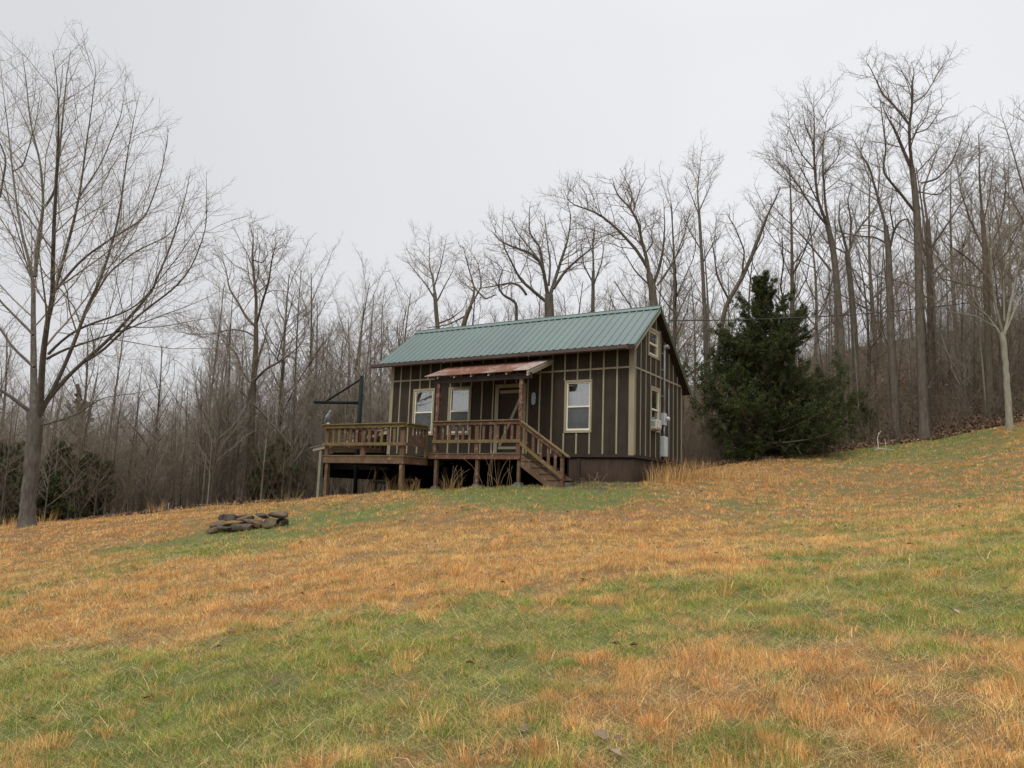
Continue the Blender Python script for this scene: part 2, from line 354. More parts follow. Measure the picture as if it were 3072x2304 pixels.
# window glass
mt = bpy.data.materials.new('window_glass'); mt.use_nodes = True; n = mt.node_tree; n.nodes.clear()
o_ = n.nodes.new('ShaderNodeOutputMaterial'); gl = n.nodes.new('ShaderNodeBsdfGlossy'); gl.inputs['Roughness'].default_value = .02; tr = n.nodes.new('ShaderNodeBsdfTransparent'); tr.inputs[0].default_value = (.85, .88, .86, 1)
fr = n.nodes.new('ShaderNodeFresnel'); fr.inputs[0].default_value = 1.5; ma = n.nodes.new('ShaderNodeMath'); ma.operation = 'MULTIPLY_ADD'; ma.inputs[1].default_value = 1.6; ma.inputs[2].default_value = .20; ma.use_clamp = True
n.links.new(fr.outputs[0], ma.inputs[0]); mx = n.nodes.new('ShaderNodeMixShader'); n.links.new(ma.outputs[0], mx.inputs[0]); n.links.new(tr.outputs[0], mx.inputs[1]); n.links.new(gl.outputs[0], mx.inputs[2])
nn = noise(n, coords(n), 1.4, 2); bp = n.nodes.new('ShaderNodeBump'); bp.inputs['Strength'].default_value = .12; bp.inputs['Distance'].default_value = .02; n.links.new(nn, bp.inputs['Height']); n.links.new(bp.outputs[0], gl.inputs['Normal'])
n.links.new(mx.outputs[0], o_.inputs[0]); M['glass'] = mt
# insect screen
mt = bpy.data.materials.new('insect_screen'); mt.use_nodes = True; n = mt.node_tree; n.nodes.clear()
o_ = n.nodes.new('ShaderNodeOutputMaterial'); df = n.nodes.new('ShaderNodeBsdfDiffuse'); tr = n.nodes.new('ShaderNodeBsdfTransparent'); mx = n.nodes.new('ShaderNodeMixShader')
nn = noise(n, coords(n), 3, 3); n.links.new(rampn(n, nn, [(.3, (.09, .10, .10)), (.7, (.13, .14, .14))]), df.inputs[0]); mx.inputs[0].default_value = .5
n.links.new(tr.outputs[0], mx.inputs[1]); n.links.new(df.outputs[0], mx.inputs[2]); n.links.new(mx.outputs[0], o_.inputs[0]); M['screen'] = mt
# ground
mt, n, b = new_mat('meadow_soil', .95, .1)
at = n.nodes.new('ShaderNodeAttribute'); at.attribute_name = 'tint'
v = coords(n); f = noise(n, v, 9, 6, .7); g = noise(n, v, 60, 4, .7)
c = mixc(n, rampn(n, f, [(.3, (0, 0, 0)), (.75, (.55, .55, .55))]), at.outputs[0], (.045, .036, .022)); c = mixc(n, rampn(n, g, [(.45, (0, 0, 0)), (.8, (.35, .35, .35))]), c, (.30, .22, .12))
n.links.new(c, b.inputs['Base Color']); bump(n, b, g, .6, .03); M['ground'] = mt
# tinted plants
def tinted(name, rough=.75, trans=0.0):
    mt, n, b = new_mat(name, rough, .15)
    at = n.nodes.new('ShaderNodeAttribute'); at.attribute_name = 'tint'; n.links.new(at.outputs[0], b.inputs['Base Color'])
    if trans > 0:
        t = n.nodes.new('ShaderNodeBsdfTranslucent'); n.links.new(at.outputs[0], t.inputs[0]); mx = n.nodes.new('ShaderNodeMixShader'); mx.inputs[0].default_value = trans
        o = n.nodes['Material Output']; n.links.new(b.outputs[0], mx.inputs[1]); n.links.new(t.outputs[0], mx.inputs[2]); n.links.new(mx.outputs[0], o.inputs[0])
    return mt
M['grass'] = tinted('grass_blades', .75, .3)
M['needles'] = tinted('cedar_foliage', .7, .15)
M['leaves'] = tinted('dead_leaves', .8, .1)
def bark(name, c1, c2, moss=None, k=.5):
    mt, n, b = new_mat(name, .92, .1)
    v = coords(n, (1, 1, .25)); f = noise(n, v, 11, 6, .7); w = noise(n, coords(n), .8, 3)
    c = rampn(n, f, [(.32, c1), (.68, c2)])
    if moss: c = mixc(n, rampn(n, w, [(.45, (0, 0, 0)), (.7, (k, k, k))]), c, moss)
    n.links.new(c, b.inputs['Base Color']); bump(n, b, f, .8, .03); return mt
M['bark_grey'] = bark('grey_bark', (.058, .049, .041), (.14, .122, .102), (.10, .105, .07), .3)
M['bark_brown'] = bark('brown_bark', (.060, .048, .038), (.145, .12, .096), (.11, .11, .065), .35)
M['bark_pale'] = bark('pale_bark', (.17, .15, .115), (.31, .285, .22), (.20, .22, .13), .45)
M['bark_dark'] = bark('dark_bark', (.06, .046, .034), (.15, .12, .09), (.08, .075, .04), .35)
M['twig'] = bark('twig_bark', (.125, .098, .068), (.22, .178, .130))
M['twig_grey'] = bark('hazy_grey_twig_bark', (.19, .162, .13), (.32, .275, .222))  # grey bark, paled further to put haze of the far woods into colour
M['rock'] = bark('lichen_rock', (.045, .032, .022), (.15, .105, .072), (.095, .09, .05), .5)
M['rock_brown'] = bark('brown_rock', (.07, .036, .022), (.16, .088, .048), (.26, .19, .06), .55)
M['rock_dark'] = bark('dark_rock', (.025, .02, .018), (.10, .08, .066), (.09, .09, .05), .35)

# ------------------------------------------------------------------ ground mesh
def sinhsp(lim, fine, n):
    t = np.linspace(-1, 1, n); k = 4.5
    return np.sinh(k*t)/np.sinh(k)*lim
gx = sinhsp(420, 1, 541)
gy = np.concatenate([np.linspace(-120, -6, 14), np.linspace(-5.4, 3, 20), 3+np.cumsum(np.linspace(.12, .32, 190))])
gy = np.concatenate([gy, gy[-1]+np.cumsum(np.linspace(.4, 12, 75))])
X, Yg = np.meshgrid(gx, gy)
Z = ground(X, Yg); Z += np.where(Yg < 40, 0*X, 0)
nxg, nyg = len(gx), len(gy)
V = np.stack([X, Yg, Z], -1).reshape(-1, 3)
ii = (np.arange(nyg-1)[:, None]*nxg+np.arange(nxg-1)[None, :]).ravel()
F = np.stack([ii, ii+1, ii+nxg+1, ii+nxg], -1)
gr = greenness(V[:, 0], V[:, 1], V[:, 2])[:, None]
cg = np.array([.085, .105, .034])*gr+np.array([.17, .095, .044])*(1-gr)
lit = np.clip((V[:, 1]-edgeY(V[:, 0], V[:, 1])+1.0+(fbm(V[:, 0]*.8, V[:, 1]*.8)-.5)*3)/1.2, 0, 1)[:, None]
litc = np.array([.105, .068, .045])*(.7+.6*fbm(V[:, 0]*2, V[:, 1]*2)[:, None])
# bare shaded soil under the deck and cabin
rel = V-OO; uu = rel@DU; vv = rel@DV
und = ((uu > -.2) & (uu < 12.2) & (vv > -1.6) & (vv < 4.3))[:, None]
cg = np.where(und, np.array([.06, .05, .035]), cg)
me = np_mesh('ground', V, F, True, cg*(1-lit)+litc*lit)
tag(link_mesh('ground', me, M['ground']), kind='structure')

# ------------------------------------------------------------------ grass
def blades(P, L, wd, lean, az, colr, seg=2, droop=None):
    """P roots (K,3); L length; lean angle from vertical at tip; az azimuth; returns verts, quads, tris, colours"""
    K = len(P); d = np.stack([np.cos(az), np.sin(az), np.zeros(K)], -1)
    sa = RS(K).rand(K)*2*math.pi
    side = np.stack([-np.sin(az+.6*(sa-3)), np.cos(az+.6*(sa-3)), np.zeros(K)], -1)*wd[:, None]/2
    l1 = lean*.55; l2 = lean if droop is None else lean+droop
    up = np.array([0, 0, 1.])
    mid = P+(d*np.sin(l1)[:, None]+up*np.cos(l1)[:, None])*(L*.5)[:, None]
    tip = mid+(d*np.sin(l2)[:, None]+up*np.cos(l2)[:, None])*(L*.5)[:, None]
    if seg == 2:
        V = np.stack([P-side, P+side, mid+side*.75, mid-side*.75, tip], 1).reshape(-1, 3); b = np.arange(K)*5
        Q = np.stack([b, b+1, b+2, b+3], -1); T = np.stack([b+3, b+2, b+4], -1); nv = 5
    else:
        V = np.stack([P-side, P+side, tip], 1).reshape(-1, 3); b = np.arange(K)*3
        Q = None; T = np.stack([b, b+1, b+2], -1); nv = 3
    C = np.repeat(colr, nv, axis=0)
    return V, Q, T, C
class Acc:
    def __init__(s): s.V = []; s.Q = []; s.T = []; s.C = []; s.n = 0
    def add(s, V, Q, T, C):
        s.V.append(V); s.C.append(C)
        if Q is not None: s.Q.append(Q+s.n)
        if T is not None: s.T.append(T+s.n)
        s.n += len(V)
    def mesh(s, name, smooth=False):
        return np_mesh(name, np.concatenate(s.V), np.concatenate(s.Q) if s.Q else None, smooth, np.concatenate(s.C) if s.C[0] is not None else None, np.concatenate(s.T) if s.T else None)

rg = RS(11)
GREENS = np.array([[.14, .32, .022], [.085, .24, .02], [.22, .35, .04], [.35, .36, .085], [.10, .18, .028]])
BROWNS = np.array([[.42, .29, .14], [.28, .18, .09], [.56, .42, .22], [.16, .10, .05]])
TANS = np.array([[.80, .465, .165], [.70, .37, .115], [.84, .57, .24], [.55, .28, .09], [.86, .67, .34], [.34, .18, .07]])
STRAW = np.array([[.64, .48, .22], [.58, .40, .16], [.68, .54, .29], [.42, .28, .12], [.30, .20, .10]])
def pick(pal, K):
    i = rg.randint(0, len(pal), K); j = rg.randint(0, len(pal), K); t = rg.rand(K, 1)
    return (pal[i]*t+pal[j]*(1-t))*(.64+.72*rg.rand(K, 1))
def sample(K, y0, y1, pw=0.0, xm=.80):
    t = rg.rand(K)
    a = 2-pw
    y = (y0**a+(y1**a-y0**a)*t)**(1/a)
    x = (rg.rand(K)*2-1)*(xm*y+1.2)
    return x, y
def inside_cabin(x, y):
    r = np.stack([x, y, np.zeros_like(x)], -1)-np.array([OO[0], OO[1], 0]); u = r@DU; v = r@DV
    return ((u > 0) & (u < 12.3) & (v > .05) & (v < 4)) | ((u > 1.9) & (u < 9.2) & (v > -1.15) & (v <= .1)) | ((u > 6.1) & (u < 9.2) & (v > -2.1) & (v < 0))
acc = Acc()
def field(K, y0, y1, pw, seg):
    x, y = sample(K, y0, y1, pw)
    ok = ~inside_cabin(x, y) & (y < edgeY(x, y)+.6*rg.rand(K)); x, y = x[ok], y[ok]
    z = ground(x, y); g = greenness(x, y, z); K = len(x)
    isg = rg.rand(K) < g*.66+.14
    stw = rg.rand(K) < .15+.14*(fbm(x*1.9, y*1.9+30, 2) > .55)
    dens = fbm(x*4.3, y*4.3, 2)
    clump = np.clip((fbm(x*3.3, y*3.3, 2)-.40)*5, 0, 1)
    # green
    k = isg & ~stw & (rg.rand(K) < np.clip((dens-.16)*4, .45, 1))
    P = np.stack([x, y, z-.005], -1)[k]; kk = k.sum()
    L = (.018+.030*rg.rand(kk))*(.7+1.1*clump[k]); wd = (.7+.5*rg.rand(kk))*np.maximum(.0030, y[k]*.00055)
    tone = .42+1.1*fbm(P[:, 0]*5.5, P[:, 1]*5.5, 2)[:, None]; br = (rg.rand(kk, 1) < .22)
    acc.add(*blades(P, L, wd, .4+1.0*rg.rand(kk), rg.rand(kk)*6.28, np.where(br, pick(BROWNS, kk), pick(GREENS, kk))*tone, seg))
    # tan standing stubble
    k = ~isg & ~stw & (rg.rand(K) < np.clip((dens-.22)*4, .35, 1))
    P = np.stack([x, y, z-.005], -1)[k]; kk = k.sum()
    L = (.020+.032*rg.rand(kk))*(.5+1.3*clump[k]); wd = (.7+.5*rg.rand(kk))*np.maximum(.0028, y[k]*.00055)
    red = fbm(P[:, 0]*.9+5, P[:, 1]*.9)[:, None]; tone = .38+1.1*fbm(P[:, 0]*5.5+9, P[:, 1]*5.5, 2)[:, None]
    acc.add(*blades(P, L, wd, .15+.75*rg.rand(kk)**1.3, rg.rand(kk)*6.28, pick(TANS, kk)*tone*np.concatenate([.85+.3*red, .72+.5*red, .6+.6*red], 1), seg))
    # straw lying on top
    k = stw
    P = np.stack([x, y, z+.006+.02*rg.rand(K)], -1)[k]; kk = k.sum()
    L = (.03+.16*rg.rand(kk)**2.2); wd = (.6+.5*rg.rand(kk))*np.maximum(.0026, y[k]*.00048)
    az = -.2+.9*rg.randn(kk)+np.where(rg.rand(kk) < .5, math.pi, 0)
    mixg = (g[k]*.30)[:, None]
    acc.add(*blades(P, L, wd, 1.25+.35*rg.rand(kk), az, pick(STRAW, kk)*(1-mixg)+pick(GREENS, kk)*mixg, seg, droop=.15*np.ones(kk)))
field(720000, 2.9, 7.5, .8, 1)
field(560000, 7.5, 15, .9, 1)
field(380000, 15, 33, 1.0, 1)
# tufts of straw coloured bunch grass and of fresh green grass standing in the meadow
def tufts(K, y0, y1, pw, nb, green, h0, h1, r0_, r1_):
    x, y = sample(K, y0, y1, pw); ok = ~inside_cabin(x, y) & (y < edgeY(x, y)-.2); x, y = x[ok], y[ok]
    g = greenness(x, y, ground(x, y)); pr = (1-g)*.80+.12 if not green else g*.65+.09
    pr = pr*np.clip((fbm(x*2.1+70, y*2.1, 3)-.33)*5, .12, 1)
    ok = rg.rand(len(x)) < pr; x, y = x[ok], y[ok]
    K = len(x); cx = np.repeat(x, nb); cy = np.repeat(y, nb); sz = rg.rand(K)**1.7; rad = np.repeat(r0_+r1_*sz, nb)
    a = rg.rand(K*nb)*6.28; rr = np.sqrt(rg.rand(K*nb))*rad
    bx, by = cx+rr*np.cos(a), cy+rr*np.sin(a); bz = ground(bx, by)
    L = np.repeat(h0+h1*sz*(.6+.6*rg.rand(K)), nb)*(.6+.6*rg.rand(K*nb)); tone = np.repeat(.60+.55*rg.rand(K, 1), nb, 0); redk = np.repeat(rg.rand(K, 1), nb, 0)
    pal = pick(GREENS, K*nb) if green else pick(TANS, K*nb)
    acc.add(*blades(np.stack([bx, by, bz-.01], -1), L, np.maximum(.0028, by*.00052)*(.7+.5*rg.rand(K*nb)), .1+rr/rad*.8, a, pal*tone*np.concatenate([np.ones_like(redk), 1-.2*redk, 1-.32*redk], 1), 2))
tufts(9000, 3.0, 10, .9, 40, False, .04, .085, .02, .055)
tufts(24000, 9, 31, .9, 16, False, .05, .09, .03, .07)
tufts(9000, 3.0, 10, .9, 24, True, .03, .055, .015, .045)
tufts(9000, 9, 31, .9, 14, True, .04, .06, .03, .07)
# long matted straw stems lying over the near meadow
for K, y0, y1, La, Lb in ((2600, 3.0, 8, .12, .42), (2600, 8, 18, .12, .36)):
    x, y = sample(K, y0, y1, .8); z = ground(x, y); g = greenness(x, y, z); ok = (rg.rand(K) < .35+.65*np.clip((fbm(x*1.4+11, y*1.4, 2)-.4)*4, 0, 1)*(1-g*.6)); x, y, z = x[ok], y[ok], z[ok]; K = len(x)
    acc.add(*blades(np.stack([x, y, z+.02+.03*rg.rand(K)], -1), La+(Lb-La)*rg.rand(K)**2, (.7+.5*rg.rand(K))*np.maximum(.0030, y*.00045), 1.35+.22*rg.rand(K), .25+.55*rg.randn(K)+np.where(rg.rand(K) < .5, math.pi, 0), pick(STRAW, K)*1.15, 2, droop=.12*np.ones(K)))
tag(link_mesh('meadow_grass', acc.mesh('meadow_grass'), M['grass']), 'short mown meadow of mixed green grass and straw coloured stubble in front of the cabin', 'grass', kind='stuff')

# fallen leaves, curled, scattered over the meadow
K = 420; x, y = sample(K, 3, 22, .6); z = ground(x, y)
al = Acc(); ang = rg.rand(K)*6.28; s = .018+.026*rg.rand(K)**1.5
cx = np.cos(ang); sx = np.sin(ang); P = np.stack([x, y, z+.02+.02*rg.rand(K)], -1)
e1 = np.stack([cx, sx, .25*rg.randn(K)], -1)*s[:, None]; e2 = np.stack([-sx, cx, .35*rg.randn(K)], -1)*s[:, None]*.55; upv = np.array([0, 0, 1])*s[:, None]
ring = [P-e1, P-e1*.4+e2+upv*.3, P+e1*.35+e2*.9+upv*.45, P+e1*1.1, P+e1*.35-e2*.9+upv*.2, P-e1*.4-e2+upv*.4]
V = np.stack(ring+[P], 1).reshape(-1, 3); b_ = np.arange(K)*7
T = np.concatenate([np.stack([b_+i, b_+(i+1) % 6, b_+6], -1) for i in range(6)])
LC = np.array([[.14, .07, .04], [.20, .12, .075], [.26, .19, .14], [.10, .045, .03]])
al.add(V, None, T, np.repeat(pick(LC, K), 7, 0))
tag(link_mesh('fallen_leaves', al.mesh('fallen_leaves'), M['leaves']), 'curled brown oak leaves scattered over the meadow grass', 'leaves', kind='stuff')

# ------------------------------------------------------------------ cabin
cabin = thing('cabin', H(0, 0, -.6), 'small dark brown cabin with beige battens, green metal roof and rusty porch awning', 'cabin')
L_, W_ = 8.63, 4.0
SL = (4.455-2.981)/(1.514+.43); RV, RZ = 1.514, 4.455
def roofz(v): return RZ-SL*abs(v-RV)
def fmap(a, d, z): return H(a, -d, z)               # front wall: a along, d outward
def gmap(a, d, z): return H(-d, a, z)               # right gable
def mbox(mb, mp, a0, a1, d0, d1, z0, z1):
    mb.hexa([mp(a0, d0, z0), mp(a1, d0, z0), mp(a1, d1, z0), mp(a0, d1, z0), mp(a0, d0, z1), mp(a1, d0, z1), mp(a1, d1, z1), mp(a0, d1, z1)])
def wall(mb, mp, a0, a1, z0, ztop, holes, cuts=(), th=.1):
    es = sorted(set([a0, a1]+[h for q in holes for h in q[:2]]+list(cuts)))
    for p, q in zip(es[:-1], es[1:]):
        c = (p+q)/2; hs = sorted([(h[2], h[3]) for h in holes if h[0] < c < h[1]])
        z = z0
        for h0, h1 in hs:
            mbox(mb, mp, p, q, -th, 0, z, h0); z = h1
        mb.hexa([mp(p, -th, z), mp(q, -th, z), mp(q, 0, z), mp(p, 0, z), mp(p, -th, ztop(p)), mp(q, -th, ztop(q)), mp(q, 0, ztop(q)), mp(p, 0, ztop(p))])
WINF = [(1.30, 2.04, .70, 2.08), (5.44, 6.17, .68, 2.06), (6.86, 7.59, .68, 2.06)]
DOOR = (3.50, 4.36, .06, 2.02)
WING = [(1.32, 1.97, .85, 2.02), (1.10, 1.86, 3.00, 3.70)]
mb = MB(); wall(mb, fmap, .0, L_, 0, lambda a: 3.18, WINF+[DOOR]); mb.build('front_wall', M['siding'], cabin)
mb = MB(); wall(mb, gmap, .1, W_, 0, lambda a: roofz(a)-.13, WING, (RV,)); mb.build('gable_wall', M['siding'], cabin)
mb = MB(); mb.hbox(.1, L_, W_-.1, W_, 0, 2.4)
mb.prism([H(L_-.1, .1, 0), H(L_-.1, W_-.1, 0), H(L_-.1, W_-.1, 2.4), H(L_-.1, RV, 4.3), H(L_-.1, .1, 3.18)], DU*.1)
mb.build('rear_wall', M['siding'], cabin)
mb = MB(); mb.hbox(.1, L_-.1, .1, W_-.1, -.12, .03); mb.build('floor', M['black'], cabin)  # near-black underside, crawl space shade put into its colour
# battens and band
tb = MB(); t = .018
def batten(mp, a, z0, z1, w=.045, d0=0, d1=t): mbox(tb, mp, a-w/2, a+w/2, d0, d1, z0, z1)
ub = [.49, .90, 1.307, 1.715, 2.122, 2.528] + [2.935+.4075*i for i in range(0, 14)]
trimw = [(1.245, 2.11, .63, 2.145), (5.37, 6.24, .61, 2.13), (6.79, 7.66, .61, 2.13)]
for a in ub:
    if a > L_-.15: continue
    segs = [(.03, 2.405), (2.455, 3.15)]
    cut = [w for w in trimw if w[0]-.02 < a < w[1]+.02]
    if cut: w = cut[0]; segs = [(.03, w[2]-.002), (w[3]+.002, 2.405), (2.455, 3.15)]
    if 3.41 < a < 4.47: segs = [(2.15, 2.405), (2.455, 3.15)]
    for z0, z1 in segs: batten(fmap, a, z0, z1)
mbox(tb, fmap, .14, L_-.11, 0, t+.006, 2.405, 2.455)
tb.build('front_batten_trim', M['trim'], cabin)
tb = MB()
gb = [.11, .485, .885, 1.251, 1.684, 2.075, 2.464, 2.834, 3.23, 3.63]
for a in gb:
    segs = [(.03, 2.405), (2.455, roofz(a)-.16)]
    if 1.2 < a < 1.70: segs = [(.03, .78), (2.10, 2.405), (2.455, 2.92 if 1.03 < a < 1.93 else roofz(a)-.16)]
    for z0, z1 in segs:
        if z1 > z0+.03: batten(gmap, a, z0, z1, .04)
for a in (1.251, 1.684): 
    if roofz(a)-.16 > 3.83: batten(gmap, a, 3.80, roofz(a)-.16, .04)
mbox(tb, gmap, .05, W_-.02, 0, t+.006, 2.405, 2.455)
mbox(tb, gmap, W_-.03, W_+.02, 0, .022, .0, 2.38)
tb.build('gable_batten_trim', M['trim'], cabin)
tb = MB(); mbox(tb, fmap, -.02, .135, 0, .026, .0, 3.10); mbox(tb, gmap, -.0, .045, 0, .024, .0, 3.12); tb.build('corner_board', M['corner'], cabin)
tb = MB(); mbox(tb, fmap, L_-.105, L_+.02, 0, .026, .0, 3.10); tb.build('corner_board', M['corner'], cabin)
tb = MB(); mbox(tb, fmap, -.04, L_, 0, .035, -.055, -.002); mbox(tb, gmap, -.02, W_+.03, 0.001, .036, -.056, -.003); tb.build('sill_board', M['beam'], cabin)

def curtain_mesh(mp, a0, a1, z0, z1, d, seed, ragged=None):
    r = RS(seed); n = 36; aa = np.linspace(a0, a1, n); off = .02*np.sin(aa*70+seed)+.01*r.randn(n)
    mb = MB(); zt = np.full(n, z1) if ragged is None else ragged(aa)
    vs = [mp(a, d+o, z0) for a, o in zip(aa, off)]+[mp(a, d+o, z) for a, o, z in zip(aa, off, zt)]
    vs2 = [mp(a, d+o-.004, z0) for a, o in zip(aa, off)]+[mp(a, d+o-.004, z) for a, o, z in zip(aa, off, zt)]
    fs = [(i, i+1, n+i+1, n+i) for i in range(n-1)]
    mb.add(vs+vs2, fs+[tuple(2*n+k for k in f)[::-1] for f in fs], True); return mb
def window(mp, hole, outer, name='window', cur='curtain', ztopc=None, head=.0, lowscreen=True, label=None, seed=1, curspan=(0, 1), sill=True):
    a0, a1, z0, z1 = hole; A0, A1, Z0, Z1 = outer
    mb = MB(); d = .03
    mbox(mb, mp, A0, a0, 0, d, Z0, Z1); mbox(mb, mp, a1, A1, 0, d, Z0, Z1); mbox(mb, mp, a0, a1, 0, d+.002, z1, Z1); mbox(mb, mp, a0, a1, 0, d+.002, Z0, z0)
    w = mb.build('window', M['trim'], cabin, label)
    mb = MB(); s = .035; zm = (z0+z1)/2-.01
    q = -.01
    for (b0, b1, c0, c1) in ((a0, a0+s, z0, z1), (a1-s, a1, z0, z1), (a0+s, a1-s, z1-s, z1), (a0+s, a1-s, z0, z0+s+.015)): mbox(mb, mp, b0, b1, -.06, .008, c0, c1)
    mbox(mb, mp, a0+s, a1-s, -.045, .004, zm-.022, zm+.022)
    fo = mb.build('frame', M['sash'], w)
    mb = MB(); mbox(mb, mp, a0+s, a1-s, -.034, -.030, zm+.022, z1-s); mbox(mb, mp, a0+s, a1-s, -.042, -.038, z0+s+.015, zm-.022); mb.build('pane', M['glass'], w)
    if lowscreen:
        mb = MB(); mbox(mb, mp, a0+s, a1-s, -.016, -.014, z0+s+.015, zm-.022); mb.build('insect_screen', M['screen'], w)
    if cur:
        c0 = a0+(a1-a0)*curspan[0]; c1 = a0+(a1-a0)*curspan[1]
        curtain_mesh(mp, c0, c1, z0+.01, z1-.03 if ztopc is None else ztopc, -.13, seed).build('curtain', M[cur], w)
    # dark reveal behind
    return w
window(fmap, WINF[0], trimw[0], label='tall window right of the stairs with a white blind', curspan=(0, .86), seed=3)
window(fmap, WINF[1], trimw[1], label='middle front window under the rusty awning', curspan=(0, 1), cur='curtain', seed=5)
window(fmap, WINF[2], trimw[2], label='leftmost front window with sheer greenish curtain', cur='curtain_green', seed=7)
window(gmap, WING[0], (1.24, 2.05, .78, 2.09), label='narrow gable end window holding the air conditioner', cur=None, lowscreen=False)
window(gmap, WING[1], (1.03, 1.94, 2.93, 3.80), label='small loft window high in the gable', cur=None, lowscreen=False)
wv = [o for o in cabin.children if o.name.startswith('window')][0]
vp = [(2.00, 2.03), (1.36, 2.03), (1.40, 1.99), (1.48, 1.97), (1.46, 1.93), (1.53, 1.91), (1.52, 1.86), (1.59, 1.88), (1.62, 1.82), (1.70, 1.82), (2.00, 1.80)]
mb = MB(); mb.prism([fmap(a, -.10, z) for a, z in vp], DV*.004); mb.build('jagged_green_sheet', M['curtain_green'], wv)  # jagged grey-green sheet in front of the white curtain
# door
mb = MB(); a0, a1, z0, z1 = DOOR
mbox(mb, fmap, a1, a1+.12, 0, .03, .03, z1+.11); mbox(mb, fmap, a0-.10, a0, 0, .03, .03, z1+.11); mbox(mb, fmap, a0, a1, 0, .032, z1, z1+.11); mbox(mb, fmap, a0, a1, -.1, .05, .02, .058)
dc = mb.build('door', M['trim'], cabin, 'dark plank door with beige diagonal brace behind the right porch post')
mb = MB(); mbox(mb, fmap, a0+.002, a1-.002, -.08, -.04, z0+.004, z1-.003); mb.build('door_panel', M['siding'], dc)
mb = MB(); mbox(mb, fmap, a0+.01, a1-.01, -.04, -.018, 1.86, 1.955); mbox(mb, fmap, a0+.01, a1-.01, -.04, -.018, .17, .25)
mb.beam(fmap(a1-.06, -.026, .27), fmap(a0+.05, -.026, 1.84), .085, .02, up=DV); mb.build('brace', M['trim'], dc)
mb = MB(); mb.tube([fmap(a0+.07, -.04, .98), fmap(a0+.07, .02, .98)], .012, 8).tube([fmap(a0+.07, .02, .98), fmap(a0+.07, .05, .98)], [.024, .028], 10); mb.build('handle', M['brass'], dc)

# roof: ribbed sheet metal
def ribbed(mb, u0, u1, p_top, p_bot, pitch=.229, rib=.022, w=.035, th=.004, base=None):
    """p_top/p_bot: (v,z)"""
    us = []; n_ = int(round((u1-u0)/pitch)); 
    for i in range(n_+1):
        c = u0+(u1-u0)*i/n_
        for du_, h in ((-w, 0), (-w*.45, rib), (w*.45, rib), (w, 0)):
            uq = c+du_
            if u0 <= uq <= u1: us.append((uq, h))
    us = [(u0, 0)]+us+[(u1, 0)] if us[0][0] > u0 else us+[(u1, 0)]
    dz = np.array([p_bot[0]-p_top[0], p_bot[1]-p_top[1]]); nl = np.hypot(*dz); nrm = np.array([-dz[1], dz[0]])/nl
    if nrm[1] < 0: nrm = -nrm
    K = len(us); vs = []
    for (pv, pz) in (p_top, p_bot):
        for u, h in us: vs.append(H(u, pv+nrm[0]*h, pz+nrm[1]*h))
        for u, h in us: vs.append(H(u, pv+nrm[0]*(h-th), pz+nrm[1]*(h-th)))
    fs = [(i, i+1, 2*K+i+1, 2*K+i) for i in range(K-1)]+[(K+i+1, K+i, 3*K+i, 3*K+i+1) for i in range(K-1)]
    fs += [(2*K+i, 2*K+i+1, 3*K+i+1, 3*K+i) for i in range(K-1)]+[(i+1, i, K+i, K+i+1) for i in range(K-1)]
    mb.add(vs, fs)
U0, U1 = -.207, 8.905
mb = MB(); ribbed(mb, U0, U1, (RV, RZ), (-.43, 2.981)); ribbed(mb, U0, U1, (RV+.001, RZ), (4.41, RZ-SL*(4.41-RV)))
roof = mb.build('roof', M['roof'], cabin)
def slab(mb, u0, u1, va, vb, t0, t1):               # slab parallel to the roof, t0..t1 below it
    za, zb = roofz(va), roofz(vb)
    mb.hexa([H(u0, va, za-t1), H(u1, va, za-t1), H(u1, vb, zb-t1), H(u0, vb, zb-t1), H(u0, va, za-t0), H(u1, va, za-t0), H(u1, vb, zb-t0), H(u0, vb, zb-t0)])
mb = MB(); slab(mb, U0+.02, U1-.02, -.40, RV, .008, .075); slab(mb, U0+.02, U1-.02, RV, 4.38, .008, .075); mb.build('roof_sheathing', M['beam'], roof)
mb = MB(); slab(mb, U0-.012, U0+.02, -.40, RV, .057, .16); slab(mb, U0-.010, U0+.02, RV+.1, 4.39, .075, .092)
mb.build('rake_board', M['trim'], roof)
mb = MB(); slab(mb, U0-.02, U0+.03, -.44, RV, -.012, .055); slab(mb, U0-.02, U0+.03, RV, 4.42, -.012, .072); mb.build('rake_flashing', M['rooftrim'], roof)
mb = MB()
for s_ in (-1, 1):
    p0 = (RV+s_*.15, roofz(RV+s_*.15)+.030); p1 = (RV, RZ+.038)
    mb.hexa([H(U0-.02, p0[0], p0[1]), H(U1+.02, p0[0], p0[1]), H(U1+.02, p1[0], p1[1]), H(U0-.02, p1[0], p1[1]), H(U0-.02, p0[0], p0[1]+.008), H(U1+.02, p0[0], p0[1]+.008), H(U1+.02, p1[0], p1[1]+.01), H(U0-.02, p1[0], p1[1]+.01)])
mb.tube([H(U0-.02, RV, RZ+.045), H(U1+.02, RV, RZ+.045)], .016, 8)
mb.build('ridge_cap', M['roof'], roof)
mb = MB(); slab(mb, U0+.02, U1-.02, -.43, -.40, .012, .14); mb.build('fascia', M['beam'], roof)
# gutter
mb = MB(); gp = [(0, .0), (.0, -.09), (.035, -.115), (.08, -.115), (.105, -.085), (.105, 0), (.098, 0), (.098, -.08), (.075, -.107), (.038, -.107), (.008, -.085), (.008, 0)]
for ua, ub_ in ((-.0, 3.05), (3.055, 6.1), (6.105, 9.12)):
    mb.prism([H(ua, -.435-a, 2.945+b) for a, b in gp], DU*(ub_-ua))
for uq in (3.05, 6.1): mb.hbox(uq-.03, uq+.03, -.545, -.54, 2.82, 2.95)
for uq in np.arange(.4, 9, .6): mb.hbox(uq-.008, uq+.008, -.54, -.435, 2.936, 2.944)
mb.build('gutter', M['gutter'], roof)
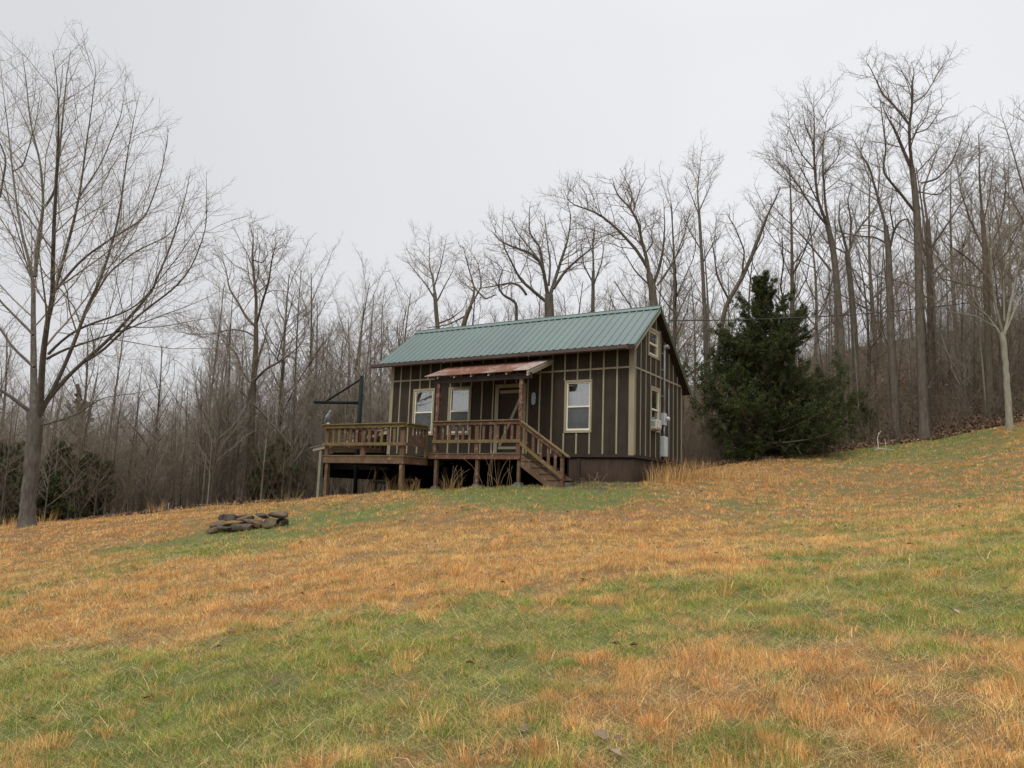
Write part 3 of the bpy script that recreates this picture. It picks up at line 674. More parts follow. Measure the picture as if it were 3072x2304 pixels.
# skirting sheet
mb = MB()
def corrug(mb, mp, a0, a1, z0, z1, d, amp=.010, per=.076, th=.004):
    n_ = int((a1-a0)/per*6); aa = np.linspace(a0, a1, n_+1); dd = d+amp*np.sin(2*math.pi*aa/per)
    vs = [mp(a, q, z0) for a, q in zip(aa, dd)]+[mp(a, q, z1) for a, q in zip(aa, dd)]+[mp(a, q-th, z0) for a, q in zip(aa, dd)]+[mp(a, q-th, z1) for a, q in zip(aa, dd)]
    N = n_+1; fs = [(i, i+1, N+i+1, N+i) for i in range(n_)]+[(2*N+i+1, 2*N+i, 3*N+i, 3*N+i+1) for i in range(n_)]+[(N+i, N+i+1, 3*N+i+1, 3*N+i) for i in range(n_)]
    mb.add(vs, fs, True)
corrug(mb, fmap, .0, 1.95, -1.0, -.056, -.02); mb.build('skirting', M['skirt'], cabin)
mb = MB(); corrug(mb, gmap, .0, W_, -.85, -.057, -.02); mb.build('skirting', M['skirt'], cabin)
mb = MB(); mb.hbox(.1, L_, W_-.08, W_-.04, -2.2, -.12); mb.hbox(L_-.06, L_-.02, .1, W_-.1, -2.2, -.12); mb.hbox(1.95, 1.99, .02, 2.4, -1.4, -.12); mb.build('crawl_space_dark_screen', M['black'], cabin)  # black panels added so the crawl space reads as deep shade
# porch awning
aw = MB(); 
def porch_z(v): return 2.83+(2.83-2.24)/1.5*v
def pribbed(mb, u0, u1):
    n_ = int((u1-u0)/.066*5); aa = np.linspace(u0, u1, n_+1); hh = .009*np.sin(2*math.pi*aa/.066)
    vs = [H(a, -.0, 2.83+h) for a, h in zip(aa, hh)]+[H(a, -1.5, 2.24+h) for a, h in zip(aa, hh)]
    vs += [H(a, -.0, 2.83+h-.004) for a, h in zip(aa, hh)]+[H(a, -1.5, 2.24+h-.004) for a, h in zip(aa, hh)]
    N = n_+1; mb.add(vs, [(i, i+1, N+i+1, N+i) for i in range(n_)]+[(2*N+i+1, 2*N+i, 3*N+i, 3*N+i+1) for i in range(n_)]+[(N+i, N+i+1, 3*N+i+1, 3*N+i) for i in range(n_)], True)
pribbed(aw, 3.00, 6.10); porch = aw.build('porch_roof', M['rust'], cabin, 'rusty corrugated iron awning over the porch')
aw = MB(); pribbed(aw, 2.47, 3.03)
for p in range(len(aw.v)): aw.v[p] = (aw.v[p][0], aw.v[p][1], aw.v[p][2]+.012)
aw.build('end_sheet', M['zinc'], porch)
mb = MB()
rl = [5.98, 5.62, 5.02, 4.42, 3.82, 3.22]
for a in rl:
    mb.hexa([H(a-.02, -1.46, porch_z(-1.46)-.10), H(a+.02, -1.46, porch_z(-1.46)-.10), H(a+.02, -.02, porch_z(-.02)-.10), H(a-.02, -.02, porch_z(-.02)-.10), H(a-.02, -1.46, porch_z(-1.46)-.025), H(a+.02, -1.46, porch_z(-1.46)-.025), H(a+.02, -.02, porch_z(-.02)-.025), H(a-.02, -.02, porch_z(-.02)-.025)])
mb.build('rafters', M['rafter'], porch)
mb = MB()
a = 2.52
for (w0, w1, t0, t1) in ((-.02, .02, .015, .16), (-.045, -.021, .012, .075)):
    mb.hexa([H(a+w0, -1.49, porch_z(-1.49)-t1), H(a+w1, -1.49, porch_z(-1.49)-t1), H(a+w1, -.02, porch_z(-.02)-t1), H(a+w0, -.02, porch_z(-.02)-t1), H(a+w0, -1.49, porch_z(-1.49)-t0), H(a+w1, -1.49, porch_z(-1.49)-t0), H(a+w1, -.02, porch_z(-.02)-t0), H(a+w0, -.02, porch_z(-.02)-t0)])
mb.build('end_rafter', M['rafter'], porch)
mb = MB(); mb.hbox(2.48, 5.80, -1.36, -1.27, 2.035, 2.20); mb.build('porch_beam', M['beam'], porch)
for a in (2.80, 5.66):
    mb = MB(); mb.hbox(a-.052, a+.052, -1.345, -1.245, -.03, 2.034); mb.build('porch_post', M['porch_post'], porch, bevel=.004)
# electric service on the gable
def gcyl(mb, v, d, z0, z1, r, n=12): mb.tube([gmap(v, d, z0), gmap(v, d, z1)], r, n)
mb = MB(); gcyl(mb, 2.24, .07, 1.36, 3.34, .025); gcyl(mb, 2.24, .07, .68, 1.05, .03)
mb.tube([gmap(2.24, .07, 3.32), gmap(2.26, .08, 3.41), gmap(2.33, .12, 3.44), gmap(2.42, .14, 3.38)], [.04, .05, .055, .045], 12)
for z in (1.9, 2.7, 3.2): mbox(mb, gmap, 2.18, 2.30, .0, .03, z-.015, z+.015)
sv = mb.build('service_mast', M['galv'], cabin, 'grey conduit mast with weatherhead on the gable')
mb = MB(); mbox(mb, gmap, 2.13, 2.36, .0, .12, 1.02, 1.38); mb.build('meter_box', M['panelbox'], sv, bevel=.01)
mb = MB(); mb.tube([gmap(2.27, .12, 1.22), gmap(2.27, .20, 1.22), gmap(2.27, .23, 1.22)], [.065, .065, .045], 16); mb.build('meter_dial', M['insul'], sv)
mb = MB(); mbox(mb, gmap, 2.11, 2.44, .0, .12, .09, .69); mb.build('breaker_panel', M['panelbox'], sv, bevel=.012)
mb = MB(); mbox(mb, gmap, 2.13, 2.42, .121, .127, .12, .66); mb.build('panel_door', M['panelbox'], sv)
mb = MB(); mb.tube([gmap(2.75, .03, .1), gmap(2.75, .03, 2.2)], .012, 6); mb.build('ground_wire', M['galv'], sv)
# plaque
pl = MB(); pts = []
for k in range(16):
    t_ = k/16*2*math.pi; pts.append(fmap(3.128+.07*math.cos(t_)*(1 if abs(math.sin(t_)) < .9 else .9), .02, 1.655+.19*np.sign(math.sin(t_))*abs(math.sin(t_))**.45))
pl.prism(pts, -DV*.03)
tag(pl.build('hanging_plaque', M['plaque'], bevel=.004, loc=fmap(3.128, .02, 1.655)), 'pale blue elongated ornament hanging on the wall right of the door', 'ornament')
# air conditioner
ac = thing('air_conditioner', gmap(1.48, .0, .86), 'white box air conditioner sticking out of the gable window', 'air conditioner')
mb = MB(); mbox(mb, gmap, 1.27, 1.70, -.10, .185, .84, 1.10); mb.build('casing', M['acwhite'], ac, bevel=.01)
mb = MB(); mbox(mb, gmap, 1.30, 1.67, .186, .192, .87, 1.075)
mb.build('rear_grille', M['acgrille'], ac)
mb = MB()
for k in range(8): mbox(mb, gmap, 1.305, 1.665, .193, .197, .885+k*.023, .902+k*.023)
mb.build('grille_slats', M['acwhite'], ac)
mb = MB()
for k in range(5): mbox(mb, gmap, 1.263, 1.269, .03+k*.027, .042+k*.027, .90, 1.06)
mb.build('side_vent', M['acgrille'], ac)
mb = MB(); mbox(mb, gmap, 1.29, 1.68, .0, .15, .805, .838); mb.build('bracket', M['trim'], ac)

# ------------------------------------------------------------------ deck
dk = thing('deck', H(5.8, -1.35, -1.2), 'weathered reddish wooden deck on posts with railings and a stair along the cabin front', 'deck')
def boards(mb, u0, u1, v0, v1, zt, wd=.14, th=.035):
    v = v0
    while v < v1-.02:
        mb.hbox(u0, u1, v, min(v+wd-.006, v1), zt-th, zt); v += wd
mb = MB(); boards(mb, 2.72, 5.90, -1.40, -.03, -.035); mb.build('porch_floor', M['tread'], dk)
mb = MB(); boards(mb, 5.93, 9.12, -2.44, -.03, -.165); boards(mb, 8.66, 9.12, -.02, .9, -.165); mb.build('lower_floor', M['deck_mossy'], dk)
mb = MB(); mb.hbox(2.74, 5.88, -1.385, -1.345, -.20, -.071); mb.build('rim_board', M['deck_red'], dk)
mb = MB(); mb.hbox(5.95, 9.10, -2.425, -2.385, -.40, -.201); mb.build('rim_board', M['deck_post'], dk)
mb = MB(); mb.hbox(5.95, 5.99, -2.383, -1.30, -.40, -.202); mb.build('rim_board', M['deck_red'], dk)
mb = MB(); mb.hbox(9.06, 9.10, -2.383, .85, -.40, -.202); mb.build('rim_board', M['deck_post'], dk)
mb = MB()
for a in np.arange(3.1, 5.9, .42): mb.hbox(a, a+.04, -1.34, -.05, -.20, -.072)
for a in np.arange(6.3, 9.0, .42): mb.hbox(a, a+.04, -2.38, -.05, -.36, -.202)
mb.build('joists', M['deck_post'], dk)
def gz(u, v): p = H(u, v, 0); return G(p[0], p[1])-OO[2]
def post(u, v, z1, w=.09, mat='deck_post', pier=False):
    g0 = gz(u, v)
    mb = MB(); mb.hbox(u-w/2, u+w/2, v-w/2, v+w/2, g0-.05, z1); p = mb.build('post', M[mat], dk, bevel=.004)
    if pier:
        mb = MB(); a_, b_ = .15, .09
        mb.hexa([H(u-a_, v-a_, g0-.05), H(u+a_, v-a_, g0-.05), H(u+a_, v+a_, g0-.05), H(u-a_, v+a_, g0-.05), H(u-b_, v-b_, g0+.12), H(u+b_, v-b_, g0+.12), H(u+b_, v+b_, g0+.12), H(u-b_, v+b_, g0+.12)]); mb.build('pier', M['concrete'], p, bevel=.01)
    return p
post(2.80, -1.295, -.201, pier=True); post(4.17, -1.295, -.201, .10, pier=True); post(5.62, -1.295, -.201, .10, pier=True)
post(8.98, -2.33, -.401, .115); post(6.06, -2.33, -.401, .115); post(9.0, -.1, -.401); post(6.1, -.2, -.401); post(4.17, -.15, -.201); 
def railpost(u, v, z0, z1, w=.095, d=.04, mat='deck_post'):
    mb = MB(); mb.hbox(u-w/2, u+w/2, v-d/2, v+d/2, z0, z1); mb.build('rail_post', M[mat], dk, bevel=.003)
# porch rail (upper)
mb = MB(); mb.hbox(2.70, 5.74, -1.46, -1.32, .865, .900); mb.build('top_rail', M['deck_mossy'], dk, bevel=.003)
mb = MB(); mb.hbox(2.72, 5.72, -1.425, -1.388, .77, .863); mb.build('rail_board', M['deck_red'], dk)
mb = MB(); mb.hbox(2.72, 5.72, -1.425, -1.388, .255, .345); mb.build('lower_rail', M['deck_mossy'], dk)
for a in (5.378, 5.142, 4.897, 4.667, 4.432, 3.95, 3.716, 3.482, 3.239, 3.013):
    mb = MB(); mb.hbox(a-.042, a+.042, -1.385, -1.352, .27+.01*random.Random(a).random(), .86); mb.build('baluster', M['deck_red' if random.Random(a*3).random() < .6 else 'deck_post'], dk)
railpost(4.177, -1.372, -.03, .862, .13, .05, 'deck_red'); railpost(5.66, -1.372, -.03, .862, .11, .05); railpost(2.80, -1.372, -.03, .862, .13, .05, 'deck_red')
# lower deck rail, front
mb = MB(); mb.hbox(5.93, 9.14, -2.52, -2.37, .735, .770); mb.build('top_rail', M['deck_mossy'], dk, bevel=.003)
mb = MB(); mb.hbox(5.95, 9.12, -2.475, -2.438, .64, .733); mb.build('rail_board', M['deck_mossy'], dk)
mb = MB(); mb.hbox(5.95, 9.12, -2.475, -2.438, .115, .205); mb.build('lower_rail', M['deck_mossy'], dk)
for a in (8.725, 8.488, 8.253, 8.021, 7.779, 7.28, 7.046, 6.804, 6.564, 6.327):
    mb = MB(); mb.hbox(a-.045, a+.045, -2.435, -2.402, .125, .732); mb.build('baluster', M['deck_post' if random.Random(a).random() < .5 else 'deck_mossy'], dk)
for a, w_ in ((9.02, .13), (7.54, .15), (6.05, .15)): railpost(a, -2.36, -.163, .733, w_, .08)
# lower deck rail, right side (joins the porch)
mb = MB(); mb.hbox(5.88, 5.93, -2.37, -1.46, .735, .769); mb.hbox(5.93, 6.01, -2.368, -1.46, .736, .768); mb.build('top_rail', M['deck_mossy'], dk)
mb = MB(); mb.hbox(5.912, 5.948, -2.436, -1.44, .64, .733); mb.build('rail_board', M['deck_mossy'], dk)
mb = MB(); mb.hbox(5.912, 5.948, -2.436, -1.44, .115, .205); mb.build('lower_rail', M['deck_red'], dk)
for v_ in (-2.12, -1.95, -1.79, -1.64, -1.50):
    mb = MB(); mb.hbox(5.952, 5.985, v_-.045, v_+.045, .12, .732); mb.build('baluster', M['deck_post'], dk)
railpost(5.96, -1.40, -.163, .733, .08, .06, 'deck_mossy')
# lower deck rail, left side
mb = MB(); mb.hbox(9.04, 9.16, -2.36, .80, .735, .769); mb.build('top_rail', M['deck_mossy'], dk)
mb = MB(); mb.hbox(9.105, 9.14, -2.43, .80, .115, .205); mb.hbox(9.105, 9.14, -2.43, .80, .64, .733); mb.build('lower_rail', M['deck_post'], dk)
for v_ in np.arange(-2.1, .7, .25):
    mb = MB(); mb.hbox(9.07, 9.103, v_-.045, v_+.045, .12, .732); mb.build('baluster', M['deck_post'], dk)
railpost(9.06, .78, -.163, .733); railpost(9.06, -.8, -.163, .733)
# stair
st = MB()
def stringer(v, t_=.04):
    mb = MB(); mb.hexa([H(2.72, v, -.40), H(1.52, v, -1.22 if v > -1 else -1.17), H(1.52, v+t_, -1.22 if v > -1 else -1.17), H(2.72, v+t_, -.40), H(2.72, v, -.073), H(1.38, v, -.88), H(1.38, v+t_, -.88), H(2.72, v+t_, -.073)]); return mb
stair = stringer(-1.36).build('stair', M['deck_post'], dk)
stringer(-.35).build('stringer', M['deck_post'], stair)
for k, (u_, z_) in enumerate(((2.50, -.215), (2.24, -.385), (1.98, -.555), (1.72, -.715))):
    mb = MB(); mb.hbox(u_-.13, u_+.15, -1.38, -.28, z_-.035, z_); mb.build('tread', M['tread'], stair, bevel=.003)
    mb = MB(); mb.hbox(u_+.145, u_+.165, -1.31, -.36, z_-.036, z_+.14); mb.build('riser', M['deck_post'], stair)
sr = (-.158-.857)/(1.214-2.752)
def hz(u): return .857+(u-2.752)*sr
mb = MB(); mb.hexa([H(2.74, -1.48, hz(2.74)-.0), H(1.22, -1.48, hz(1.22)), H(1.22, -1.34, hz(1.22)), H(2.74, -1.34, hz(2.74)), H(2.74, -1.48, hz(2.74)+.038), H(1.22, -1.48, hz(1.22)+.038), H(1.22, -1.34, hz(1.22)+.038), H(2.74, -1.34, hz(2.74)+.038)]); mb.build('handrail', M['deck_mossy'], stair)
mb = MB(); mb.hexa([H(2.74, -1.43, hz(2.74)-.12), H(1.42, -1.43, hz(1.42)-.12), H(1.42, -1.394, hz(1.42)-.12), H(2.74, -1.394, hz(2.74)-.12), H(2.74, -1.43, hz(2.74)-.002), H(1.42, -1.43, hz(1.42)-.002), H(1.42, -1.394, hz(1.42)-.002), H(2.74, -1.394, hz(2.74)-.002)]); mb.build('rail_board', M['deck_red'], stair)
mb = MB(); sl_ = (-.644-.259)/(1.447-2.741)
lz = lambda u: .259+(u-2.741)*sl_
mb.hexa([H(2.74, -1.43, lz(2.74)-.06), H(1.42, -1.43, lz(1.42)-.06), H(1.42, -1.394, lz(1.42)-.06), H(2.74, -1.394, lz(2.74)-.06), H(2.74, -1.43, lz(2.74)+.04), H(1.42, -1.43, lz(1.42)+.04), H(1.42, -1.394, lz(1.42)+.04), H(2.74, -1.394, lz(2.74)+.04)]); mb.build('lower_rail', M['deck_mossy'], stair)
for a in (2.561, 2.329, 2.089, 1.852, 1.640):
    mb = MB(); mb.hexa([H(a-.042, -1.39, lz(a)-.03), H(a+.042, -1.39, lz(a)-.03), H(a+.042, -1.362, lz(a)-.03), H(a-.042, -1.362, lz(a)-.03), H(a-.042, -1.39, hz(a-.042)-.01), H(a+.042, -1.39, hz(a+.042)-.01), H(a+.042, -1.362, hz(a+.042)-.01), H(a-.042, -1.362, hz(a-.042)-.01)]); mb.build('baluster', M['deck_red'], stair)
mb = MB(); mb.hbox(1.40, 1.49, -1.39, -1.31, gz(1.44, -1.35)-.05, hz(1.44)-.01); mb.build('newel_post', M['deck_red'], stair, bevel=.003)
mb = MB(); mb.hbox(1.40, 1.49, -.40, -.32, gz(1.44, -.35)-.05, -.12); mb.build('newel_post', M['beam'], stair, bevel=.003)
mb = MB(); mb.hbox(1.25, 1.75, -1.3, -.25, gz(1.5, -.8)-.05, gz(1.5, -.8)+.07); mb.build('landing_slab', M['concrete'], stair, bevel=.01)

# owl decoy on the railing
ow = thing('bird_decoy', H(8.98, -2.44, .772), 'grey bird of prey decoy perched on the left end of the deck railing', 'bird decoy')
mb = MB(); b0 = H(8.98, -2.44, .77)
R_ = np.array([1., 0, 0])
mb.tube([b0+np.array([0, 0, 0]), b0+np.array([0, 0, .03]), b0+np.array([.0, 0, .06])], [.055, .055, .03], 14); mb.build('base', M['owl_base'], ow)
mb = MB(); ax = [(-.02, .05, .03), (-.025, .10, .062), (-.02, .17, .078), (-.005, .24, .076), (.012, .30, .062), (.022, .335, .046), (.03, .365, .046), (.034, .395, .040), (.034, .42, .020), (.034, .428, .004)]
mb.tube([b0+np.array([x_, 0, z_]) for x_, z_, _ in ax], [r for _, _, r in ax], 16); mb.build('body', M['owl'], ow)
mb = MB(); mb.tube([b0+np.array([-.045, 0, .16]), b0+np.array([-.075, 0, .08]), b0+np.array([-.085, 0, -.02])], [.045, .035, .018], 10); mb.build('tail', M['owl'], ow)
for s_ in (-1, 1):
    mb = MB(); mb.tube([b0+np.array([0, s_*.062, .29]), b0+np.array([-.03, s_*.075, .19]), b0+np.array([-.06, s_*.05, .07])], [.03, .04, .012], 10); mb.build('wing', M['owl'], ow)
mb = MB(); mb.tube([b0+np.array([.07, 0, .385]), b0+np.array([.092, 0, .375]), b0+np.array([.098, 0, .36])], [.012, .009, .002], 8); mb.build('beak', M['black'], ow)
for s_ in (-1, 1):
    mb = MB(); mb.tube([b0+np.array([.062, s_*.024, .395]), b0+np.array([.07, s_*.028, .397])], [.010, .007], 8); mb.build('eye', M['brass'], ow)

# hoist pole beside the deck
hp = thing('steel_pole', H(9.5, -.5, gz(9.5, -.5)), 'dark green steel pole with a horizontal arm and diagonal brace standing behind the deck', 'pole')
mb = MB(); mb.tube([H(9.50, -.5, gz(9.5, -.5)-.1), H(9.53, -.5, 2.60)], .070, 14); mb.build('upright', M['darksteel'], hp)
mb = MB(); mb.tube([H(9.56, -.5, 1.69), H(11.20, -.93, 1.715)], .052, 12); mb.build('arm', M['darksteel'], hp)
mb = MB(); mb.tube([H(9.53, -.5, 2.50), H(10.78, -.82, 1.74)], .034, 8); mb.build('brace', M['darksteel'], hp)
mb = MB(); mb.tube([H(9.56, -.5, 1.63), H(9.56, -.5, 1.75)], .075, 14); mb.build('collar', M['darksteel'], hp)

# lean-to beside the cabin
lt = thing('lean_to', H(10.5, 1.5, -1.5), 'open lean-to shed with pale posts and low sloping metal roof left of the cabin', 'shed')
def lz_(u): return .85+(u-8.69)*(.22-.85)/(12.2-8.69)
mb = MB(); n_ = 46
vv_ = np.linspace(-.05, 3.7, n_*4+1)
vs = []
for uq in (8.66, 12.25):
    vs += [H(uq, q, lz_(uq)+.008*math.sin(2*math.pi*q/.076)) for q in vv_]
for uq in (8.66, 12.25):
    vs += [H(uq, q, lz_(uq)+.008*math.sin(2*math.pi*q/.076)-.012) for q in vv_]
N = len(vv_); mb.add(vs, [(i, i+1, N+i+1, N+i) for i in range(N-1)]+[(2*N+i+1, 2*N+i, 3*N+i, 3*N+i+1) for i in range(N-1)]+[(N+i, N+i+1, 3*N+i+1, 3*N+i) for i in range(N-1)]+[(0, N, 3*N, 2*N)], True); mb.build('roof', M['galv'], lt)
mb = MB()
for q in (0., 3.6):
    mb.hexa([H(8.66, q, lz_(8.66)-.17), H(12.1, q, lz_(12.1)-.14), H(12.1, q+.04, lz_(12.1)-.14), H(8.66, q+.04, lz_(8.66)-.17), H(8.66, q, lz_(8.66)-.03), H(12.1, q, lz_(12.1)-.03), H(12.1, q+.04, lz_(12.1)-.03), H(8.66, q+.04, lz_(8.66)-.03)])
mb.build('fascia_board', M['rafter'], lt)
for (u_, v_) in ((11.75, .03), (11.75, 3.5), (10.2, 3.5)):
    mb = MB(); mb.hbox(u_-.06, u_+.06, v_-.05+.05, v_+.13, gz(u_, v_)-.1, lz_(u_)-.14); mb.build('post', M['grey_wood'], lt, bevel=.004)
mb = MB(); mb.hbox(8.70, 11.7, 3.52, 3.56, -.85, .15); mb.hbox(11.72, 11.76, .12, 3.5, -.80, .05); mb.hbox(8.70, 11.7, .6, .64, -.50, .10); mb.build('wall_board', M['black'], lt)  # boards near black, the lean-to's inner shade is in their colour
mb = MB()
for k, a in enumerate(np.arange(8.8, 11.6, .33)): corrug(mb, lambda a_, d_, z_: H(a_, 3.45-d_, z_), a, a+.24, gz(a, 3.45)-.05, -.86, .0)
mb.build('wall_sheet', M['greysheet'], lt)
# sawhorses in the shade
def sawhorse(u, v, label, sc=1.0):
    g0 = gz(u, v); t_ = thing('sawhorse', H(u, v, g0), label, 'sawhorse')
    mb = MB(); mb.hbox(u-.05, u+.05, v-.0, v+.8, g0+.48*sc, g0+.58*sc); mb.build('beam', M['grey_wood'], t_)
    for s1 in (-1, 1):
        for q in (.08, .7):
            mb = MB(); mb.beam(H(u+s1*.04, v+q, g0+.50*sc), H(u+s1*.20, v+q, g0), .07, .035, up=DU); mb.build('leg', M['grey_wood'], t_)
sawhorse(8.6, -.9, 'wooden sawhorse under the deck just right of its left corner post'); sawhorse(7.4, -.7, 'wooden sawhorse standing deep in the shade under the middle of the left deck', .95)

# power line
pw = MB(); A_ = H(.05-.25, 2.0, 3.95); p0 = W(2003, 962, A_[1]); p1 = W(3500, 775, 36); pts = []
for k in range(25):
    t_ = k/24; q = p0*(1-t_)+p1*t_; q[2] -= 4*.80*t_*(1-t_); pts.append(q)
pw.tube(pts, .015, 6)
pts2 = [q+np.array([0, 0, .022*math.sin(k*2.1)]) for k, q in enumerate(pts)]; pw.tube(pts2, .008, 5)
tag(pw.build('power_line', M['wire'], loc=pts[0]), 'thin black power cable sagging from the cabin gable towards the right edge', 'cable')
mb = MB(); mb.tube([p0+np.array([0, 0, -.12]), p0], [.02, .03], 8); mb.tube([p0-DU*-.0, p0+DU*.25], .012, 6); mb.build('cable_bracket', M['galv'], cabin)

# ------------------------------------------------------------------ stones of the fire ring
def stone(c, dims, rotz, tilt, mat, label, seed, angular=.25):
    import bmesh
    r = RS(seed); bm = bmesh.new(); bmesh.ops.create_icosphere(bm, subdivisions=3, radius=1)
    k = r.randn(6, 3); kn = k/np.linalg.norm(k, axis=1, keepdims=True)
    for v in bm.verts:
        p = np.array(v.co); p = np.sign(p)*np.abs(p)**.62          # boxier
        for q in kn:
            d = p@q
            if d > .55: p = p-q*(d-.55)*.95
        p *= 1+.07*math.sin(5*p[0]+seed)+.05*math.sin(9*p[1]+2*seed)+.03*r.randn()
        v.co = p
    me = bpy.data.meshes.new('stone')
    for v in bm.verts: v.co = Vector((v.co.x*dims[0]/2, v.co.y*dims[1]/2, v.co.z*dims[2]/2))
    for f in bm.faces: f.smooth = True
    bm.to_mesh(me); bm.free()
    o = link_mesh('stone', me, M[mat]); o.location = Vector(c)-Vector((0, 0, .035)); o.rotation_euler = (0, tilt, rotz)
    return tag(o, label, 'stone', 'stones stacked in the fire ring')
def SW(zx, zy, Y): return W(560+zx/5.53, 1440+zy/5.53, Y)
stones = [(560, 640, .0, (.40, .34, .17), .1, .08, 'rock', 'grey stone with rounded dark left end, top left of the stone pile'),
 (760, 610, .12, (.62, .30, .10), .0, -.18, 'rock', 'long grey slab lying across the top left of the stone pile'),
 (985, 560, .05, (.36, .28, .12), .2, -.25, 'rock', 'small pointed grey stone highest on the left half of the pile'),
 (720, 680, -.12, (.66, .34, .13), .0, -.16, 'rock_brown', 'orange brown slab slanting through the middle left of the pile'),
 (1090, 640, -.06, (.62, .30, .12), -.1, .06, 'rock', 'flat slab with pale top edge in the middle of the pile'),
 (440, 750, -.2, (.34, .30, .12), .2, -.25, 'rock', 'low greenish stone at the far left foot of the pile'),
 (680, 750, -.22, (.42, .32, .18), .0, .05, 'rock_dark', 'dark stone in the bottom row left of centre'),
 (960, 745, -.2, (.56, .32, .20), .1, -.05, 'rock_dark', 'dark cracked stone in the bottom row at the centre of the pile'),
 (1170, 700, -.1, (.30, .30, .16), .1, .0, 'rock_brown', 'brown stone in the bottom row right of centre'),
 (1400, 690, -.12, (.42, .36, .25), .0, .1, 'rock', 'big rounded grey green stone at the lower right of the pile'),
 (1260, 590, .02, (.36, .26, .10), .1, .05, 'rock_dark', 'thin dark slab bridging the gap on the right half of the pile'),
 (1500, 560, .0, (.44, .30, .17), -.1, -.22, 'rock', 'block with pale split face, topmost stone at the right end of the pile'),
 (1330, 525, .25, (.22, .2, .07), .1, .1, 'rock', 'small flat stone peeking over the back right of the pile'),
 (1590, 690, .0, (.26, .26, .18), .3, .1, 'rock_dark', 'dark stone at the far right foot of the pile'),
 (1000, 600, .55, (.5, .3, .2), .3, .1, 'rock_dark', 'dark stone behind the centre of the pile'),
 (700, 640, .6, (.5, .3, .24), -.2, .1, 'rock_dark', 'dark stone behind the left half of the pile')]
for i, (zx, zy, dy, dims, rz, ti, mt_, lb) in enumerate(stones):
    c_ = SW(zx, zy, 17+dy*1.0); g_ = G(c_[0], c_[1]); dims = (dims[0]*1.05, dims[1]*1.15, dims[2]*1.2)
    lift = (dims[2]*.34 if zy >= 690 else .15 if zy >= 600 else .255) if i < 14 else .12      # three courses resting on each other
    if i in (12,): lift = .2
    stone((c_[0], c_[1], g_+lift+.035), dims, rz+.05, ti*.7, mt_, lb, 30+i)

# ------------------------------------------------------------------ trees
class Tr:
    """paths by radius class"""
    def __init__(s, seed): s.r = RS(seed); s.trunk = []; s.crown = []
def resample(pts, N):
    pts = np.array(pts, float); d = np.r_[0, np.cumsum(np.linalg.norm(np.diff(pts, axis=0), axis=1))]
    t = np.linspace(0, d[-1], N)
    # catmull-rom-ish smoothing through cubic hermite on each coordinate
    out = np.stack([np.interp(t, d, pts[:, k]) for k in range(pts.shape[1])], -1)
    for _ in range(2):
        o2 = out.copy(); o2[1:-1] = .25*out[:-2]+.5*out[1:-1]+.25*out[2:]; out = o2
    return out
def plen(P): return np.linalg.norm(np.diff(P, axis=1), axis=2).sum(1)
def spawn(r, P, R, per_m, t0, ang, lenf, radf, up, wob, N, kmin=2, kmax=40, minr=.0025, lmin=.1, shape=.5, tip=.35, flat=0.0):
    """grow side branches from parents P (M,n,3) R (M,n)"""
    M_, n_, _ = P.shape; Lp = plen(P)
    K = np.clip((Lp*per_m*(.8+.4*r.rand(M_))).astype(int), kmin, kmax); idx = np.repeat(np.arange(M_), K); C = len(idx)
    base = np.concatenate([(np.arange(k)+.5)/k for k in K]); t = t0+(1-t0)*np.clip(base+(r.rand(C)-.5)*.9/np.repeat(K, K), 0, .995)
    f = t*(n_-1); i = np.minimum(f.astype(int), n_-2); w = (f-i)[:, None]
    p = P[idx, i]*(1-w)+P[idx, i+1]*w; rad = R[idx, i]*(1-w[:, 0])+R[idx, i+1]*w[:, 0]
    tg = P[idx, i+1]-P[idx, i]; tg /= np.linalg.norm(tg, axis=1, keepdims=True)+1e-9
    q = r.randn(C, 3); q[:, 1] *= (1-flat); q -= tg*(q*tg).sum(1, keepdims=True); q /= np.linalg.norm(q, axis=1, keepdims=True)+1e-9
    a = np.radians(ang*(.7+.6*r.rand(C)))[:, None]
    d = tg*np.cos(a)+q*np.sin(a)
    Lc = np.maximum(Lp[idx]*lenf*(1-shape*(t-t0)/(1-t0+1e-6))*(.55+.75*r.rand(C)), lmin)
    rc = np.maximum(rad*radf*(.75+.4*r.rand(C)), minr); rc = np.minimum(rc, rad*.95)
    out = np.empty((C, N, 3)); out[:, 0] = p; step = (Lc/(N-1))[:, None]
    for k in range(1, N):
        d = d+np.array([0, 0, 1.])*up/(N-1)+r.randn(C, 3)*wob; d /= np.linalg.norm(d, axis=1, keepdims=True)
        out[:, k] = out[:, k-1]+d*step
    Rr = rc[:, None]*np.linspace(1, tip, N)[None]
    return out, Rr
def build_tree(name, loc, trunkpaths, crownpaths, tm, cm, label=None, cat='tree', group=None):
    root = thing(name, loc, label, cat, group) if label else bpy.data.objects.new(name, None)
    loc = np.array(loc)
    def grp(paths):
        Vs = []; Fs = []; n = 0
        for P, R, S in paths:
            if len(P) == 0: continue
            v, f = tube_arrays(P, R, S); Vs.append(v-loc); Fs.append(f+n); n += len(v)
        return np.concatenate(Vs), np.concatenate(Fs)
    v, f = grp(trunkpaths); me = np_mesh('trunk', v, f); me.materials.append(tm); o = bpy.data.objects.new('trunk', me); o.parent = root; col.objects.link(o)
    v, f = grp(crownpaths); me = np_mesh('crown', v, f); me.materials.append(cm); o = bpy.data.objects.new('crown', me); o.parent = root; col.objects.link(o)
    return root
